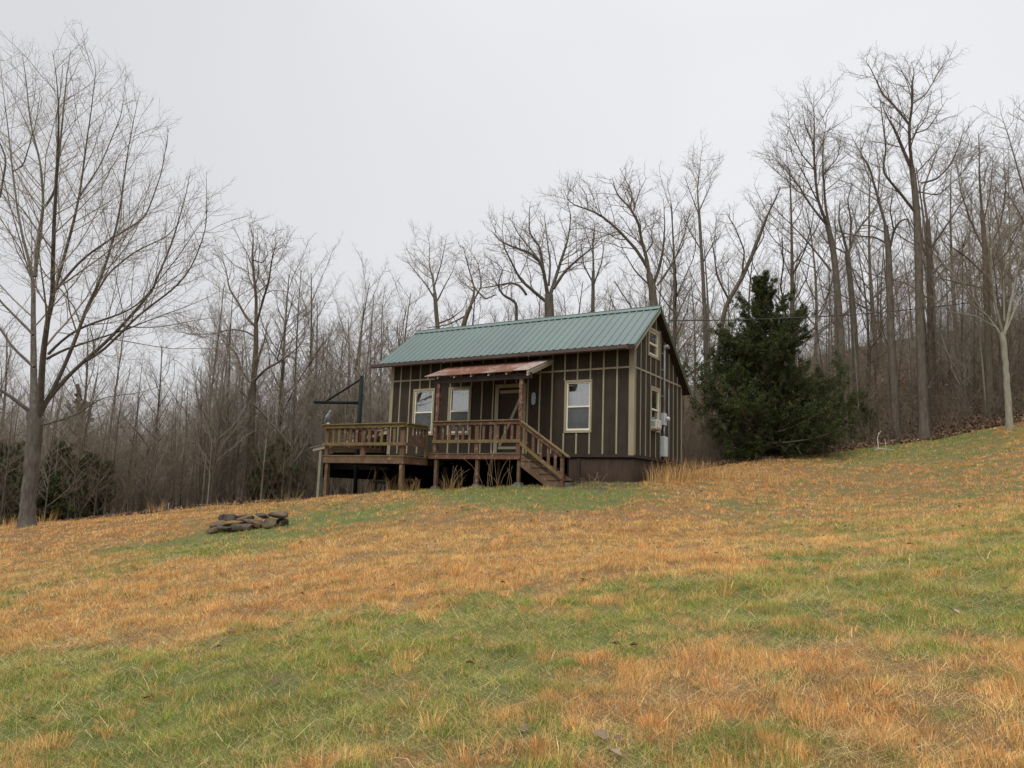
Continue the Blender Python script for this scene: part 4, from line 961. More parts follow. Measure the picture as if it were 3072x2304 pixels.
def grow_crown(r, limbs, dens=1.0, tw=1.0, up=.35, fine=True, l2=(1.9, 46, .52), minr=.0028, wob=.10, flat=0.0, shape=.5):
    """limbs list of (P(n,3),R(n)) -> (level2 paths, twig paths)"""
    N0 = 14
    P = np.stack([resample(np.c_[p, rr], N0)[:, :3] for p, rr in limbs]); R = np.stack([resample(np.c_[p, rr], N0)[:, 3] for p, rr in limbs])
    P2, R2 = spawn(r, P, R, l2[0]*dens, .18, l2[1], l2[2], .42, up, wob, 7, 3, 26, minr*2.2, .6, flat=flat, shape=shape)
    P3, R3 = spawn(r, P2, R2, 3.4*dens, .15, 46, .42, .5, up*.8, wob*1.2, 5, 2, 14, minr*1.2, .25, flat=flat)
    P0, R0 = spawn(r, P, R, 2.2*dens, .35, 55, .10, .12, .3, .12, 5, 3, 20, minr*1.2, .35)
    out = [(P2, R2, 5), (P3, R3, 3), (P0, R0, 3)]
    if fine:
        P4, R4 = spawn(r, P3, R3, 6.5*tw, .12, 44, .42, .6, up*.5, .14, 4, 2, 9, minr*.8, .12)
        out.append((P4, R4, 3))
    return out
def traced_tree(name, label, tr_pts, limbs, Y, seed, tm, cm, dens=1.0, tw=1.0, spread=.35, minr=.0028, group=None, wob=.10, up=.35, l2=(1.9, 46, .52), shape=.5):
    """tr_pts / limbs: polylines of (px, py, width px) in photograph pixels; each limb gets its own drift in depth"""
    r = RS(seed); k = Y/FOC
    def conv(poly, dy0):
        n = len(poly); drift = dy0; out = []; dirn = r.randn()*spread
        for j, (x, y, w) in enumerate(poly):
            p = W(x, y, Y+drift); out.append((*p, w*k/2*(.73 if Y < 25 else .74)))
            if j < n-1: L = math.hypot(poly[j+1][0]-x, poly[j+1][1]-y)*k; drift += dirn*L*.75
        a = np.array(out); return a[:, :3], a[:, 3]
    paths = []; 
    T0 = []
    for tp in tr_pts:
        n = len(tp); out = np.array([(*W(x, y, Y), w*k/2*(1 if Y < 25 else .9)) for x, y, w in tp]); T0.append((out[:, :3], out[:, 3]))
    base = T0[0][0][0].copy(); base[2] = G(base[0], base[1])
    # flare the foot and reach the ground
    p0, r0 = T0[0]; 
    foot = base.copy(); foot[2] -= .15; p0 = np.vstack([foot, base+np.array([0, 0, .12]), p0[1:] if p0[1][2] > base[2]+.4 else p0[1:]]); r0 = np.r_[r0[0]*1.55, r0[0]*1.15, r0[1:]]
    T0[0] = (p0, r0)
    LB = [conv(l, 0) for l in limbs]
    tp = []
    for p, rr in T0+LB:
        q = resample(np.c_[p, rr], 26); q[1:-1, :3] += r.randn(24, 3)*.012*np.clip(q[1:-1, 3:], .03, .4)*4
        tp.append((q[None, :, :3], q[None, :, 3], 10))
    crown = grow_crown(r, LB+[(T0[0][0][-3:], T0[0][1][-3:])] if len(LB) < 3 else LB, dens, tw, minr=minr, wob=wob, up=up, l2=l2, shape=shape)
    return build_tree(name, base, tp, crown, tm, cm, label, 'tree', group)

def Z4(a): return [(x/2.074, 860+y/2.074, w) for x, y, w in a]
def Z3(a): return [(x/1.975, 60+y/1.975, w) for x, y, w in a]
def Z5(a): return [(1000+x/2.212, 450+y/2.212, w) for x, y, w in a]
def Z6(a): return [(2000+x/1.3275, 150+y/1.3275, w) for x, y, w in a]
def Z7(a): return [(560+x/1.843, 600+y/1.843, w) for x, y, w in a]

# big bare tree at the left
t1 = [Z4([(165, 1500, 40), (175, 1350, 40), (190, 1200, 41), (215, 900, 42), (222, 820, 42), (212, 780, 38)])]
l1 = [Z4([(210, 800, 30), (212, 500, 25), (205, 250, 20), (210, 0, 18)])+Z3([(205, 1500, 16), (160, 1400, 12), (110, 1180, 10), (75, 900, 8), (45, 620, 5), (10, 350, 2), (0, 200, 1)]),
 Z3([(207, 1520, 16), (215, 1400, 14), (240, 1200, 13), (262, 1110, 11), (245, 900, 9), (235, 820, 8), (180, 620, 6), (152, 330, 4), (130, 190, 1)]),
 Z3([(262, 1110, 11), (325, 1030, 10), (350, 800, 9), (370, 600, 7), (395, 330, 4), (420, 170, 1)]),
 Z4([(245, 800, 28), (262, 500, 23), (285, 250, 19), (330, 80, 17), (345, 0, 16)])+Z3([(310, 1600, 16), (318, 1250, 13), (335, 950, 11), (345, 750, 9), (350, 500, 5), (335, 310, 2), (310, 180, 1)]),
 Z3([(320, 1620, 15), (420, 1260, 11), (470, 1050, 9), (510, 750, 6), (545, 500, 4), (575, 250, 2), (520, 160, 1)]),
 Z4([(250, 790, 20), (330, 640, 17), (400, 500, 15), (480, 300, 14), (540, 130, 12), (590, 0, 11)])+Z3([(570, 1620, 11), (680, 1280, 9), (720, 1080, 7), (745, 850, 5), (790, 600, 3), (830, 420, 1)]),
 Z4([(270, 740, 20), (380, 600, 16), (480, 500, 15), (680, 330, 13), (860, 130, 11), (970, 0, 10)])+Z3([(890, 1620, 9), (1010, 1350, 7), (1100, 1050, 4), (1130, 880, 1)]),
 Z4([(500, 480, 12), (620, 420, 11), (870, 170, 9), (1100, 0, 7)])+Z3([(1130, 1480, 6), (1225, 1240, 4), (1225, 1000, 2), (1222, 900, 1)]),
 Z4([(290, 450, 12), (400, 390, 10), (560, 340, 8), (800, 260, 6), (950, 200, 4), (1200, 110, 2), (1300, 60, 1)]),
 Z4([(300, 420, 12), (420, 300, 10), (560, 230, 9), (700, 190, 8), (860, 120, 6), (930, 30, 5)])+Z3([(1060, 1400, 4), (1200, 1180, 2), (1330, 1100, 1)]),
 Z4([(215, 800, 18), (185, 775, 17), (90, 700, 14), (0, 640, 12), (-150, 560, 8), (-300, 380, 3)]),
 Z4([(212, 500, 12), (185, 478, 12), (80, 380, 10), (0, 260, 9), (-120, 60, 6), (-220, -200, 2)]),
 Z4([(206, 300, 11), (180, 270, 11), (80, 170, 9), (0, 90, 8), (-120, -120, 4), (-200, -300, 2)]),
 Z4([(260, 860, 8), (330, 845, 8), (470, 800, 6), (560, 740, 5), (640, 690, 4), (900, 655, 2), (1050, 600, 1)]),
 Z3([(330, 1600, 12), (480, 1420, 9), (650, 1300, 8), (860, 1180, 6), (960, 900, 4), (1000, 640, 1)]),
 Z3([(470, 1050, 6), (600, 850, 5), (720, 560, 3), (740, 400, 1)]),
 Z3([(0, 1050, 9), (40, 820, 7), (-60, 600, 4), (-90, 300, 1)]),
 Z3([(75, 900, 6), (140, 860, 5), (215, 600, 3), (240, 420, 1)]),
 Z3([(560, 1640, 8), (640, 1500, 7), (800, 1370, 6), (1000, 1280, 4), (1100, 1150, 2), (1190, 1010, 1)])]
traced_tree('bare_tree', 'tallest bare grey tree at the left edge with thick forked trunk standing in the meadow', t1, l1, 21.3, 3, M['bark_grey'], M['twig_grey'], dens=1.25, tw=1.1, minr=.0040, spread=.28, wob=.10, up=.42, l2=(1.9, 44, .42), shape=.72)

# oak at the woods edge left of the cabin
t2 = [Z7([(355, 1560, 24), (358, 1300, 21), (370, 1000, 19), (385, 800, 17), (383, 690, 15)])]
l2 = [Z7([(383, 690, 15), (385, 550, 13), (372, 420, 11), (362, 300, 8), (370, 210, 5), (350, 130, 1)]),
 Z7([(380, 700, 11), (330, 650, 10), (280, 560, 9), (235, 490, 7), (215, 370, 4), (180, 300, 1)]),
 Z7([(388, 680, 9), (420, 560, 9), (455, 450, 8), (470, 330, 5), (500, 220, 2), (470, 170, 1)]),
 Z7([(375, 1000, 12), (430, 940, 10), (520, 890, 8), (575, 850, 5), (640, 790, 3), (690, 640, 1)]),
 Z7([(500, 890, 6), (530, 770, 6), (560, 650, 4), (600, 500, 1)]),
 Z7([(382, 760, 8), (330, 725, 7), (240, 715, 6), (150, 740, 4), (0, 745, 2), (-60, 700, 1)]),
 Z7([(362, 330, 6), (420, 350, 5), (450, 300, 3), (420, 170, 1)]),
 Z7([(350, 1010, 10), (300, 940, 9), (280, 850, 6), (200, 780, 4), (130, 640, 1)]),
 Z7([(372, 950, 8), (430, 780, 6), (450, 680, 2)])]
traced_tree('oak_tree', 'gnarled bare dark oak at the woods edge between the big left tree and cabin', t2, l2, 33, 8, M['bark_dark'], M['twig'], dens=1.6, tw=1.5, minr=.0060, wob=.16)
# trees behind the cabin roof
feat = [
 ('thin pale bare tree rising beyond the left end of the cabin roof', [Z5([(700, 1700, 16), (700, 1400, 16), (690, 1150, 15), (672, 950, 13)])],
  [Z5([(675, 960, 12), (660, 850, 9), (635, 760, 5), (640, 620, 2), (620, 560, 1)]), Z5([(680, 1000, 8), (620, 900, 6), (540, 800, 3), (490, 740, 1)]), Z5([(690, 1000, 8), (740, 900, 5), (800, 790, 2), (820, 700, 1)]), Z5([(672, 900, 6), (720, 740, 4), (750, 580, 1)]), Z5([(700, 1150, 8), (780, 1120, 6), (860, 1060, 3), (900, 960, 1)])], 37, 'bark_brown', 'twig_grey', 1),
 ('short forked tree leaning left just above the middle of the roof ridge', [Z5([(1000, 1700, 18), (900, 1400, 18), (850, 1180, 17), (910, 1040, 14)])],
  [Z5([(910, 1040, 13), (940, 930, 9), (900, 790, 5), (860, 640, 2)]), Z5([(920, 1020, 8), (985, 900, 6), (960, 750, 3), (900, 660, 1)]), Z5([(940, 920, 6), (1010, 990, 6), (1080, 960, 4)]), Z5([(880, 1100, 8), (760, 1160, 5), (620, 1180, 3)])], 35, 'bark_dark', 'twig', 2),
 ('broad spreading oak with many rising limbs behind the middle of the green roof', [Z5([(1440, 1700, 34), (1435, 1300, 33), (1432, 1080, 32), (1432, 960, 28)])],
  [Z5([(1425, 980, 17), (1395, 800, 14), (1360, 720, 12), (1300, 680, 10), (1180, 640, 8), (1100, 600, 5), (1050, 540, 1)]), Z5([(1395, 800, 11), (1375, 650, 9), (1300, 550, 7), (1300, 400, 3), (1310, 340, 1)]),
   Z5([(1440, 960, 16), (1490, 800, 13), (1530, 680, 11), (1560, 580, 7), (1580, 420, 3), (1540, 340, 1)]), Z5([(1460, 920, 14), (1540, 800, 11), (1640, 710, 8), (1720, 650, 4), (1790, 560, 1)]),
   Z5([(1415, 1010, 14), (1320, 930, 13), (1240, 860, 10), (1180, 740, 7), (1130, 640, 5), (1120, 500, 1)]), Z5([(1280, 960, 11), (1240, 900, 11), (1180, 880, 9), (1060, 905, 6), (960, 920, 3), (880, 900, 1)]),
   Z5([(1430, 900, 10), (1440, 750, 8), (1420, 600, 5), (1400, 430, 1)]), Z5([(1360, 720, 7), (1230, 560, 5), (1160, 430, 1)]), Z5([(1215, 1130, 12), (1215, 1010, 12), (1120, 960, 9), (1090, 900, 6), (1130, 780, 3), (1000, 700, 1)])], 32, 'bark_grey', 'twig', 3),
 ('slim bare tree right of the spreading oak behind the roof ridge', [Z5([(1720, 1700, 15), (1722, 1350, 14), (1722, 1000, 13), (1726, 800, 10)])],
  [Z5([(1726, 800, 9), (1722, 600, 6), (1740, 480, 2), (1660, 400, 1)]), Z5([(1726, 900, 7), (1780, 750, 5), (1800, 600, 2)]), Z5([(1722, 880, 7), (1660, 760, 5), (1640, 600, 2)]), Z5([(1724, 700, 5), (1680, 560, 3), (1650, 480, 1)])], 36, 'bark_brown', 'twig', 4),
 ('large oak with a long limb reaching left over the right half of the roof', [Z5([(2150, 1800, 34), (2140, 1400, 33), (2130, 1030, 30), (2110, 880, 25), (2095, 820, 22)])],
  [Z5([(2095, 830, 18), (2080, 720, 15), (2045, 600, 13), (2025, 480, 11), (1960, 370, 9), (1890, 310, 7), (1860, 230, 4), (1850, 180, 1)]),
   Z5([(2085, 780, 15), (2010, 660, 13), (1900, 540, 11), (1800, 450, 9), (1700, 395, 7), (1600, 370, 5), (1550, 330, 3), (1530, 260, 1)]),
   Z5([(2120, 900, 14), (2165, 780, 12), (2190, 650, 9), (2200, 500, 5), (2190, 320, 1)]), Z5([(1970, 390, 7), (1985, 290, 5), (1940, 200, 3), (1900, 120, 1)]), Z5([(1985, 420, 6), (2030, 280, 4), (2080, 180, 1)]),
   Z5([(1690, 390, 5), (1680, 300, 3), (1630, 230, 1)]), Z5([(2060, 700, 7), (2120, 620, 5), (2110, 540, 3), (2150, 400, 1)]), Z5([(2150, 900, 9), (2260, 740, 7), (2330, 560, 4), (2370, 400, 1)]), Z5([(2100, 900, 8), (2000, 800, 6), (1930, 680, 3), (1880, 560, 1)])], 31, 'bark_brown', 'twig', 5),
 ('slender straight tree left of the cedar topping out alone against the sky', [Z6([(160, 1400, 15), (155, 1100, 15), (142, 850, 12), (128, 640, 9)])],
  [Z6([(128, 640, 8), (122, 560, 6), (132, 470, 3), (138, 400, 1)]), Z6([(130, 660, 6), (95, 570, 3), (70, 500, 1)]), Z6([(130, 640, 6), (165, 560, 3), (195, 500, 1)]), Z6([(140, 800, 6), (90, 720, 4), (60, 640, 1)]), Z6([(142, 850, 6), (190, 760, 4), (200, 650, 1)])], 38, 'bark_grey', 'twig_grey', 6),
 ('dark leaning trunk slanting up to the right behind the cedar', [Z6([(150, 1200, 15), (230, 1020, 15), (290, 930, 14), (340, 820, 13), (400, 660, 9)])],
  [Z6([(400, 660, 8), (430, 600, 7), (455, 545, 3)]), Z6([(250, 1000, 10), (200, 900, 8), (190, 820, 5), (170, 700, 1)]), Z6([(300, 900, 8), (310, 800, 6), (270, 700, 4), (230, 640, 1)]), Z6([(330, 840, 6), (390, 740, 4), (360, 600, 1)])], 34, 'bark_dark', 'twig', 7),
 ('tall double stemmed oak with rounded crown standing above the cedar', [Z6([(700, 1250, 24), (693, 1130, 24), (682, 1000, 23), (670, 850, 21), (655, 740, 19), (640, 700, 17)])],
  [Z6([(645, 705, 14), (605, 610, 11), (592, 520, 10), (586, 400, 8), (588, 300, 5), (585, 180, 1)]), Z6([(648, 710, 13), (632, 620, 10), (622, 480, 8), (622, 380, 5), (640, 250, 1)]), Z6([(640, 700, 11), (590, 640, 9), (560, 600, 7), (520, 530, 5), (440, 440, 3), (400, 400, 1)]),
   Z6([(655, 880, 9), (600, 810, 8), (540, 740, 6), (480, 680, 4), (420, 620, 1)]), Z6([(592, 480, 6), (540, 420, 5), (490, 320, 3), (480, 200, 1)]), Z6([(620, 500, 6), (680, 430, 4), (700, 330, 1)]), Z6([(600, 600, 6), (550, 500, 5), (510, 430, 3), (450, 310, 1)]), Z6([(586, 380, 5), (550, 300, 3), (540, 220, 1)])], 33, 'bark_brown', 'twig', 8),
 ('oak with forked trunk right of the double stemmed oak, curving limbs', [Z6([(755, 1250, 20), (745, 1080, 20), (730, 900, 18), (718, 800, 16)])],
  [Z6([(718, 800, 12), (700, 730, 10), (685, 680, 7), (690, 600, 3)]), Z6([(722, 820, 11), (745, 740, 9), (790, 680, 7), (830, 630, 4), (860, 560, 1)]), Z6([(730, 780, 9), (735, 680, 7), (720, 600, 4), (740, 520, 1)]), Z6([(715, 810, 7), (640, 770, 5), (600, 700, 2)])], 34, 'bark_brown', 'twig', 9),
 ('stout grey oak with a crooked right limb left of the tallest tree', [Z6([(905, 1300, 24), (895, 1150, 24), (887, 950, 22), (883, 780, 20), (872, 700, 15)])],
  [Z6([(872, 700, 12), (850, 620, 11), (825, 530, 9), (808, 470, 7), (760, 390, 4), (730, 330, 1)]), Z6([(888, 790, 11), (905, 720, 10), (930, 680, 8), (960, 670, 6), (975, 740, 2)]), Z6([(875, 770, 8), (830, 745, 8), (770, 742, 6), (700, 730, 4), (650, 700, 1)]), Z6([(905, 720, 7), (890, 640, 5), (900, 560, 2)]), Z6([(865, 725, 6), (820, 700, 5), (760, 700, 2)]), Z6([(840, 590, 6), (850, 480, 4), (830, 380, 1)])], 32, 'bark_brown', 'twig', 10),
 ('tallest tree on the right with a crooked open crown high above the woods', [Z6([(1015, 1300, 28), (1010, 1160, 28), (1005, 900, 26), (997, 650, 23), (985, 520, 20), (975, 460, 17)])],
  [Z6([(978, 480, 15), (968, 380, 12), (966, 300, 11), (978, 220, 9), (976, 130, 7), (990, 90, 3), (975, 50, 1)]), Z6([(968, 300, 10), (930, 250, 9), (895, 210, 9), (862, 180, 8), (830, 110, 5), (800, 50, 2), (775, 30, 1)]),
   Z6([(976, 215, 7), (1030, 180, 6), (1060, 130, 4), (1100, 60, 2), (1110, 20, 1)]), Z6([(968, 460, 14), (935, 380, 12), (905, 310, 10), (880, 270, 5), (850, 200, 2)]), Z6([(985, 640, 12), (930, 570, 11), (870, 500, 9), (858, 480, 8), (875, 400, 7), (862, 300, 5), (850, 200, 2)]),
   Z6([(1015, 530, 8), (1075, 515, 8), (1130, 460, 6), (1165, 380, 4), (1190, 300, 1)]), Z6([(980, 335, 5), (1040, 315, 5), (1070, 270, 4), (1120, 190, 1)]), Z6([(985, 500, 6), (1060, 420, 4), (1140, 330, 1)]), Z6([(985, 560, 6), (1080, 580, 5), (1170, 500, 3), (1240, 400, 1)]), Z6([(976, 150, 4), (940, 90, 3), (900, 60, 1)])], 31, 'bark_brown', 'twig', 11),
 ('dark ivy clad trunk close behind and right of the tallest tree', [Z6([(1055, 1300, 20), (1050, 1100, 20), (1046, 850, 17), (1040, 680, 14)])],
  [Z6([(1040, 690, 11), (1020, 560, 8), (1060, 450, 5), (1100, 340, 2)]), Z6([(1045, 800, 9), (1100, 720, 7), (1180, 600, 4), (1240, 500, 1)]), Z6([(1046, 850, 8), (1000, 740, 5), (960, 640, 2)]), Z6([(1048, 900, 7), (1120, 830, 5), (1230, 790, 2)])], 34, 'bark_dark', 'twig', 12),
 ('brushy many branched tree filling the gap before the right edge', [Z6([(1280, 1250, 22), (1275, 1000, 21), (1268, 800, 17), (1255, 640, 13)])],
  [Z6([(1255, 640, 10), (1245, 500, 7), (1245, 400, 4), (1240, 330, 1)]), Z6([(1265, 800, 9), (1210, 680, 7), (1170, 560, 4), (1150, 420, 1)]), Z6([(1268, 820, 9), (1330, 700, 7), (1350, 560, 4), (1340, 380, 1)]), Z6([(1272, 900, 8), (1200, 830, 6), (1100, 760, 3)]), Z6([(1272, 900, 8), (1360, 800, 6), (1420, 690, 3)]), Z6([(1260, 700, 7), (1290, 560, 5), (1300, 420, 1)]), Z6([(1270, 950, 7), (1170, 930, 5), (1060, 900, 2)])], 31, 'bark_dark', 'twig', 13),
 ('pale smooth trunked tree forking low at the right edge of the field', [Z6([(1356, 1352, 19), (1350, 1250, 18), (1340, 1150, 19), (1332, 1125, 18)])],
  [Z6([(1330, 1135, 12), (1300, 1090, 9), (1250, 1030, 8), (1180, 930, 6), (1100, 850, 4), (1040, 800, 1)]), Z6([(1345, 1135, 12), (1370, 1010, 10), (1395, 880, 8), (1430, 760, 5), (1450, 600, 2)]), Z6([(1338, 1130, 10), (1305, 1000, 8), (1290, 850, 6), (1300, 700, 3), (1280, 560, 1)]),
   Z6([(1350, 1120, 9), (1400, 1000, 7), (1480, 880, 4), (1520, 760, 1)]), Z6([(1345, 1080, 7), (1340, 900, 6), (1370, 720, 4), (1390, 560, 1)]), Z6([(1290, 1070, 6), (1200, 1000, 4), (1130, 980, 2)]), Z6([(1320, 1110, 6), (1230, 1060, 5), (1120, 1040, 2)])], 27.5, 'bark_pale', 'twig', 14),
 ('bare tree cut off by the right edge of the picture behind the pale trunk', [Z6([(1500, 1200, 20), (1480, 900, 18), (1440, 620, 12)])],
  [Z6([(1440, 620, 9), (1400, 480, 6), (1360, 340, 4), (1330, 250, 1)]), Z6([(1445, 660, 8), (1470, 450, 5), (1430, 250, 2)]), Z6([(1460, 760, 8), (1400, 640, 6), (1350, 560, 3)]), Z6([(1470, 840, 8), (1560, 600, 5)])], 30, 'bark_brown', 'twig', 15),
]
for lb, tr_, li, Y, tm, cm, sd_ in feat:
    traced_tree('bare_tree', lb, tr_, li, Y, 100+sd_, M[tm], M[cm], dens=1.6, tw=1.5, minr=.0058, wob=.16, group=None)

# generic woodland trees (prototypes copied many times)
def generic(seed, h, r0, kind):
    r = RS(seed); N = 12
    t = np.linspace(0, 1, N); bend = r.randn(2)*.04*h
    P = np.stack([bend[0]*np.sin(t*2.4+r.rand()*3)*t, bend[1]*np.sin(t*2.1+r.rand()*3)*t, h*t-.2], -1); R = r0*(1-.88*t**.9)+.004
    P = P[None]; R = R[None]
    if kind == 'sapling':
        P2, R2 = spawn(r, P, R, 4.2, .16, 44, .34, .42, .5, .11, 7, 8, 44, .0065, .5, shape=.65)
        P3, R3 = spawn(r, P2, R2, 4.6, .1, 44, .45, .5, .4, .14, 5, 3, 12, .0055, .25)
        P4, R4 = spawn(r, P3, R3, 6.5, .1, 42, .50, .6, .2, .16, 3, 2, 5, .0045, .15)
        return [(P, R, 7)], [(P2, R2, 4), (P3, R3, 3), (P4, R4, 3)]
    P2, R2 = spawn(r, P, R, 1.5, .26, 46, .40, .50, .8, .11, 9, 10, 26, .016, 1.2, shape=.55)
    P3, R3 = spawn(r, P2, R2, 3.0, .12, 46, .42, .45, .4, .13, 7, 5, 18, .008, .6)
    P4, R4 = spawn(r, P3, R3, 4.2, .12, 46, .45, .5, .35, .15, 5, 4, 9, .006, .3)
    P5, R5 = spawn(r, P4, R4, 5.5, .12, 44, .48, .6, .2, .17, 3, 2, 5, .005, .2)
    return [(P, R, 9), (P2, R2, 6)], [(P3, R3, 4), (P4, R4, 3), (P5, R5, 3)]
def proto(seed, h, r0, kind, tm, cm):
    tp, cp = generic(seed, h, r0, kind)
    root = build_tree('bare_tree' if kind != 'sapling' else 'sapling', (0, 0, 0), tp, cp, M[tm], M[cm])
    return root
saps = [proto(200+i, h, r0, 'sapling', tm, cm) for i, (h, r0, tm, cm) in enumerate(((7.5, .05, 'bark_grey', 'twig'), (6.2, .038, 'bark_brown', 'twig'), (8.5, .06, 'bark_grey', 'twig_grey'), (5.2, .03, 'bark_grey', 'twig_grey'), (7.0, .045, 'bark_pale', 'twig')))]
bigs = [proto(300+i, h, r0, 'big', tm, cm) for i, (h, r0, tm, cm) in enumerate(((12.5, .15, 'bark_brown', 'twig'), (11, .12, 'bark_pale', 'twig_grey'), (13.5, .18, 'bark_dark', 'twig'), (10, .10, 'bark_brown', 'twig_grey')))]
used = set()
def copy_thing(src, loc, rz, sc, label, cat, group):
    if src.name not in used: 
        used.add(src.name); o = src; col.objects.link(o); 
    else:
        o = src.copy(); col.objects.link(o)
        for ch in src.children:
            c = ch.copy(); c.parent = o; col.objects.link(c)
    o.location = Vector(loc); o.rotation_euler = (0, 0, rz); o.scale = (sc, sc, sc)
    return tag(o, label, cat, group)
rt = RS(77)
def scatter(protos, px0, px1, d0, d1, n, s0, s1, label, group, cat, dmin=.6, skipT=None):
    placed = []; tries = 0
    while len(placed) < n and tries < n*30:
        tries += 1
        px = px0+(px1-px0)*rt.rand(); bear = (lambda p: p[0]/p[1])(W(px, 1400, 10)); e = float(np.interp(bear, _ed[:, 1], _ed[:, 2])); Y = e+d0+(d1-d0)*rt.rand()**1.2
        x = bear*Y
        rel = np.array([x, Y, 0])-np.array([OO[0], OO[1], 0]); u, v = rel@DU, rel@DV
        if -1 < u < 13 and -3 < v < 6: continue
        if math.hypot(x-CED[0], Y-CED[1]) < 1.6: continue
        if any((x-a)**2+(Y-b_)**2 < dmin**2 for a, b_ in placed): continue
        placed.append((x, Y))
        copy_thing(protos[rt.randint(len(protos))], (x, Y, G(x, Y)-.05), rt.rand()*6.28, s0+(s1-s0)*rt.rand(), label, cat, group)
CED = W(2285, 1380, 30.3)
scatter(saps, -150, 700, .3, 7, 60, .65, 1.05, 'slender bare sapling in the thicket right of the big left tree', 'saplings in the left thicket', 'sapling')
scatter(saps, 600, 1180, .3, 7, 46, .75, 1.25, 'slender bare sapling in the thicket just left of the cabin and its deck', 'saplings beside the deck', 'sapling')
scatter(saps, 1180, 2080, 2, 9, 26, .8, 1.2, 'slender bare sapling in the woods seen over the cabin roof', 'saplings behind the cabin', 'sapling')
scatter(saps, 2380, 3250, 1.5, 8, 40, .7, 1.15, 'thin bare sapling on the brushy bank right of the cedar', 'saplings on the right bank', 'sapling')
scatter(bigs, -250, 620, 5, 26, 16, .5, .74, 'bare grey tree of medium height deep in the woods behind the left thicket', 'trees deep in the left woods', 'tree', 1.8)
scatter(bigs, 620, 1180, 4, 24, 18, .7, 1.02, 'bare tree of medium height in the woods behind the thicket beside the deck', 'trees deep in the woods beside the deck', 'tree', 1.8)
scatter(bigs, 1180, 1650, 5, 24, 22, .62, .9, 'bare tree of medium height in the woods beyond the left half of the cabin roof', 'trees deep in the woods behind the left of the cabin', 'tree', 1.6)
scatter(bigs, 1650, 2080, 5, 24, 15, .75, 1.02, 'bare tree of medium height in the woods beyond the right end of the cabin roof', 'trees deep in the woods behind the right of the cabin', 'tree', 1.6)
scatter(bigs, 2080, 3300, 6, 30, 34, .7, 1.1, 'bare tree of medium height on the wooded slope behind the cedar', 'trees deep on the right slope', 'tree', 1.8)

# brush: tangled thin stems and leafless shrubs under the trees
rb = RS(21)
def brush(px0, px1, d0, d1, K, hmin, hmax, name, label, mat, per=4.5):
    px = px0+(px1-px0)*rb.rand(K); b0 = W(px0, 1400, 10); b1 = W(px1, 1400, 10); bear = b0[0]/b0[1]+(b1[0]/b1[1]-b0[0]/b0[1])*rb.rand(K)
    Y = np.interp(bear, _ed[:, 1], _ed[:, 2])+d0+(d1-d0)*rb.rand(K)**1.3; x = bear*Y
    rel = np.stack([x, Y, 0*x], -1)-np.array([OO[0], OO[1], 0]); u, v = rel@DU, rel@DV; ok = ~((u > -1) & (u < 12.6) & (v > -3) & (v < 5)); x, Y = x[ok], Y[ok]; K = len(x)
    P0 = np.stack([x, Y, ground(x, Y)-.05], -1); Lh = hmin+(hmax-hmin)*rb.rand(K)**1.6
    N = 6; d = np.stack([rb.randn(K)*.28, rb.randn(K)*.28, np.ones(K)], -1); P = np.empty((K, N, 3)); P[:, 0] = P0
    for k in range(1, N):
        d = d+rb.randn(K, 3)*.13; d /= np.linalg.norm(d, axis=1, keepdims=True); P[:, k] = P[:, k-1]+d*(Lh/(N-1))[:, None]
    R = (.006+.008*rb.rand(K))[:, None]*np.linspace(1, .4, N)[None]
    P2, R2 = spawn(rb, P, R, per, .1, 48, .45, .7, .2, .14, 5, 3, 12, .0055, .3)
    P3, R3 = spawn(rb, P2, R2, 3.5, .1, 48, .5, .8, .1, .16, 3, 1, 4, .005, .2)
    Vs = []; Fs = []; n = 0
    for p_, r_ in ((P, R), (P2, R2), (P3, R3)):
        v_, f_ = tube_arrays(p_, r_, 3); Vs.append(v_); Fs.append(f_+n); n += len(v_)
    tag(link_mesh(name, np_mesh(name, np.concatenate(Vs), np.concatenate(Fs)), M[mat]), label, 'brush', kind='stuff')
brush(-350, 1300, .8, 9, 1700, .8, 3.6, 'leafless_brush', 'tangled grey brown leafless brush filling the woods edge left of the cabin', 'twig')
brush(1300, 2080, 1, 9, 900, 1.0, 3.5, 'leafless_brush', 'tangled leafless brush in the woods behind the cabin', 'twig')
brush(2080, 3300, .5, 10, 2000, .4, 2.2, 'leafless_brush', 'low tangled brown brush covering the bank right of the cedar', 'twig')
brush(-350, 1300, 9, 46, 3200, 2.0, 6.5, 'leafless_brush', 'grey brown haze of leafless undergrowth deep in the left woods', 'twig_grey', 3.2)
brush(1300, 3300, 9, 34, 2000, 1.6, 5.0, 'leafless_brush', 'grey brown haze of leafless undergrowth deep in the right woods', 'twig', 3.2)
# leaf litter on the wood floor
K = 110000; bear = -.86+1.72*rb.rand(K); Y = np.interp(bear, _ed[:, 1], _ed[:, 2])-.6+18*rb.rand(K)**1.6; x = bear*Y; z = ground(x, Y)
P = np.stack([x, Y, z+.01+.06*rb.rand(K)], -1); a = rb.rand(K)*6.28; s = .03+.04*rb.rand(K)
e1 = np.stack([np.cos(a), np.sin(a), .6*rb.randn(K)], -1)*s[:, None]; e2 = np.stack([-np.sin(a), np.cos(a), .6*rb.randn(K)], -1)*s[:, None]*.6
V = np.stack([P-e1, P+e2, P+e1, P-e2], 1).reshape(-1, 3); b_ = np.arange(K)*4
ac_ = Acc(); ac_.add(V, np.stack([b_, b_+1, b_+2, b_+3], -1), None, np.repeat(pick(np.array([[.14, .08, .05], [.19, .12, .075], [.10, .065, .045], [.24, .165, .11]]), K), 4, 0))
tag(link_mesh('leaf_litter', ac_.mesh('leaf_litter'), M['leaves']), 'brown leaf litter covering the floor of the woods', 'leaf litter', kind='stuff')

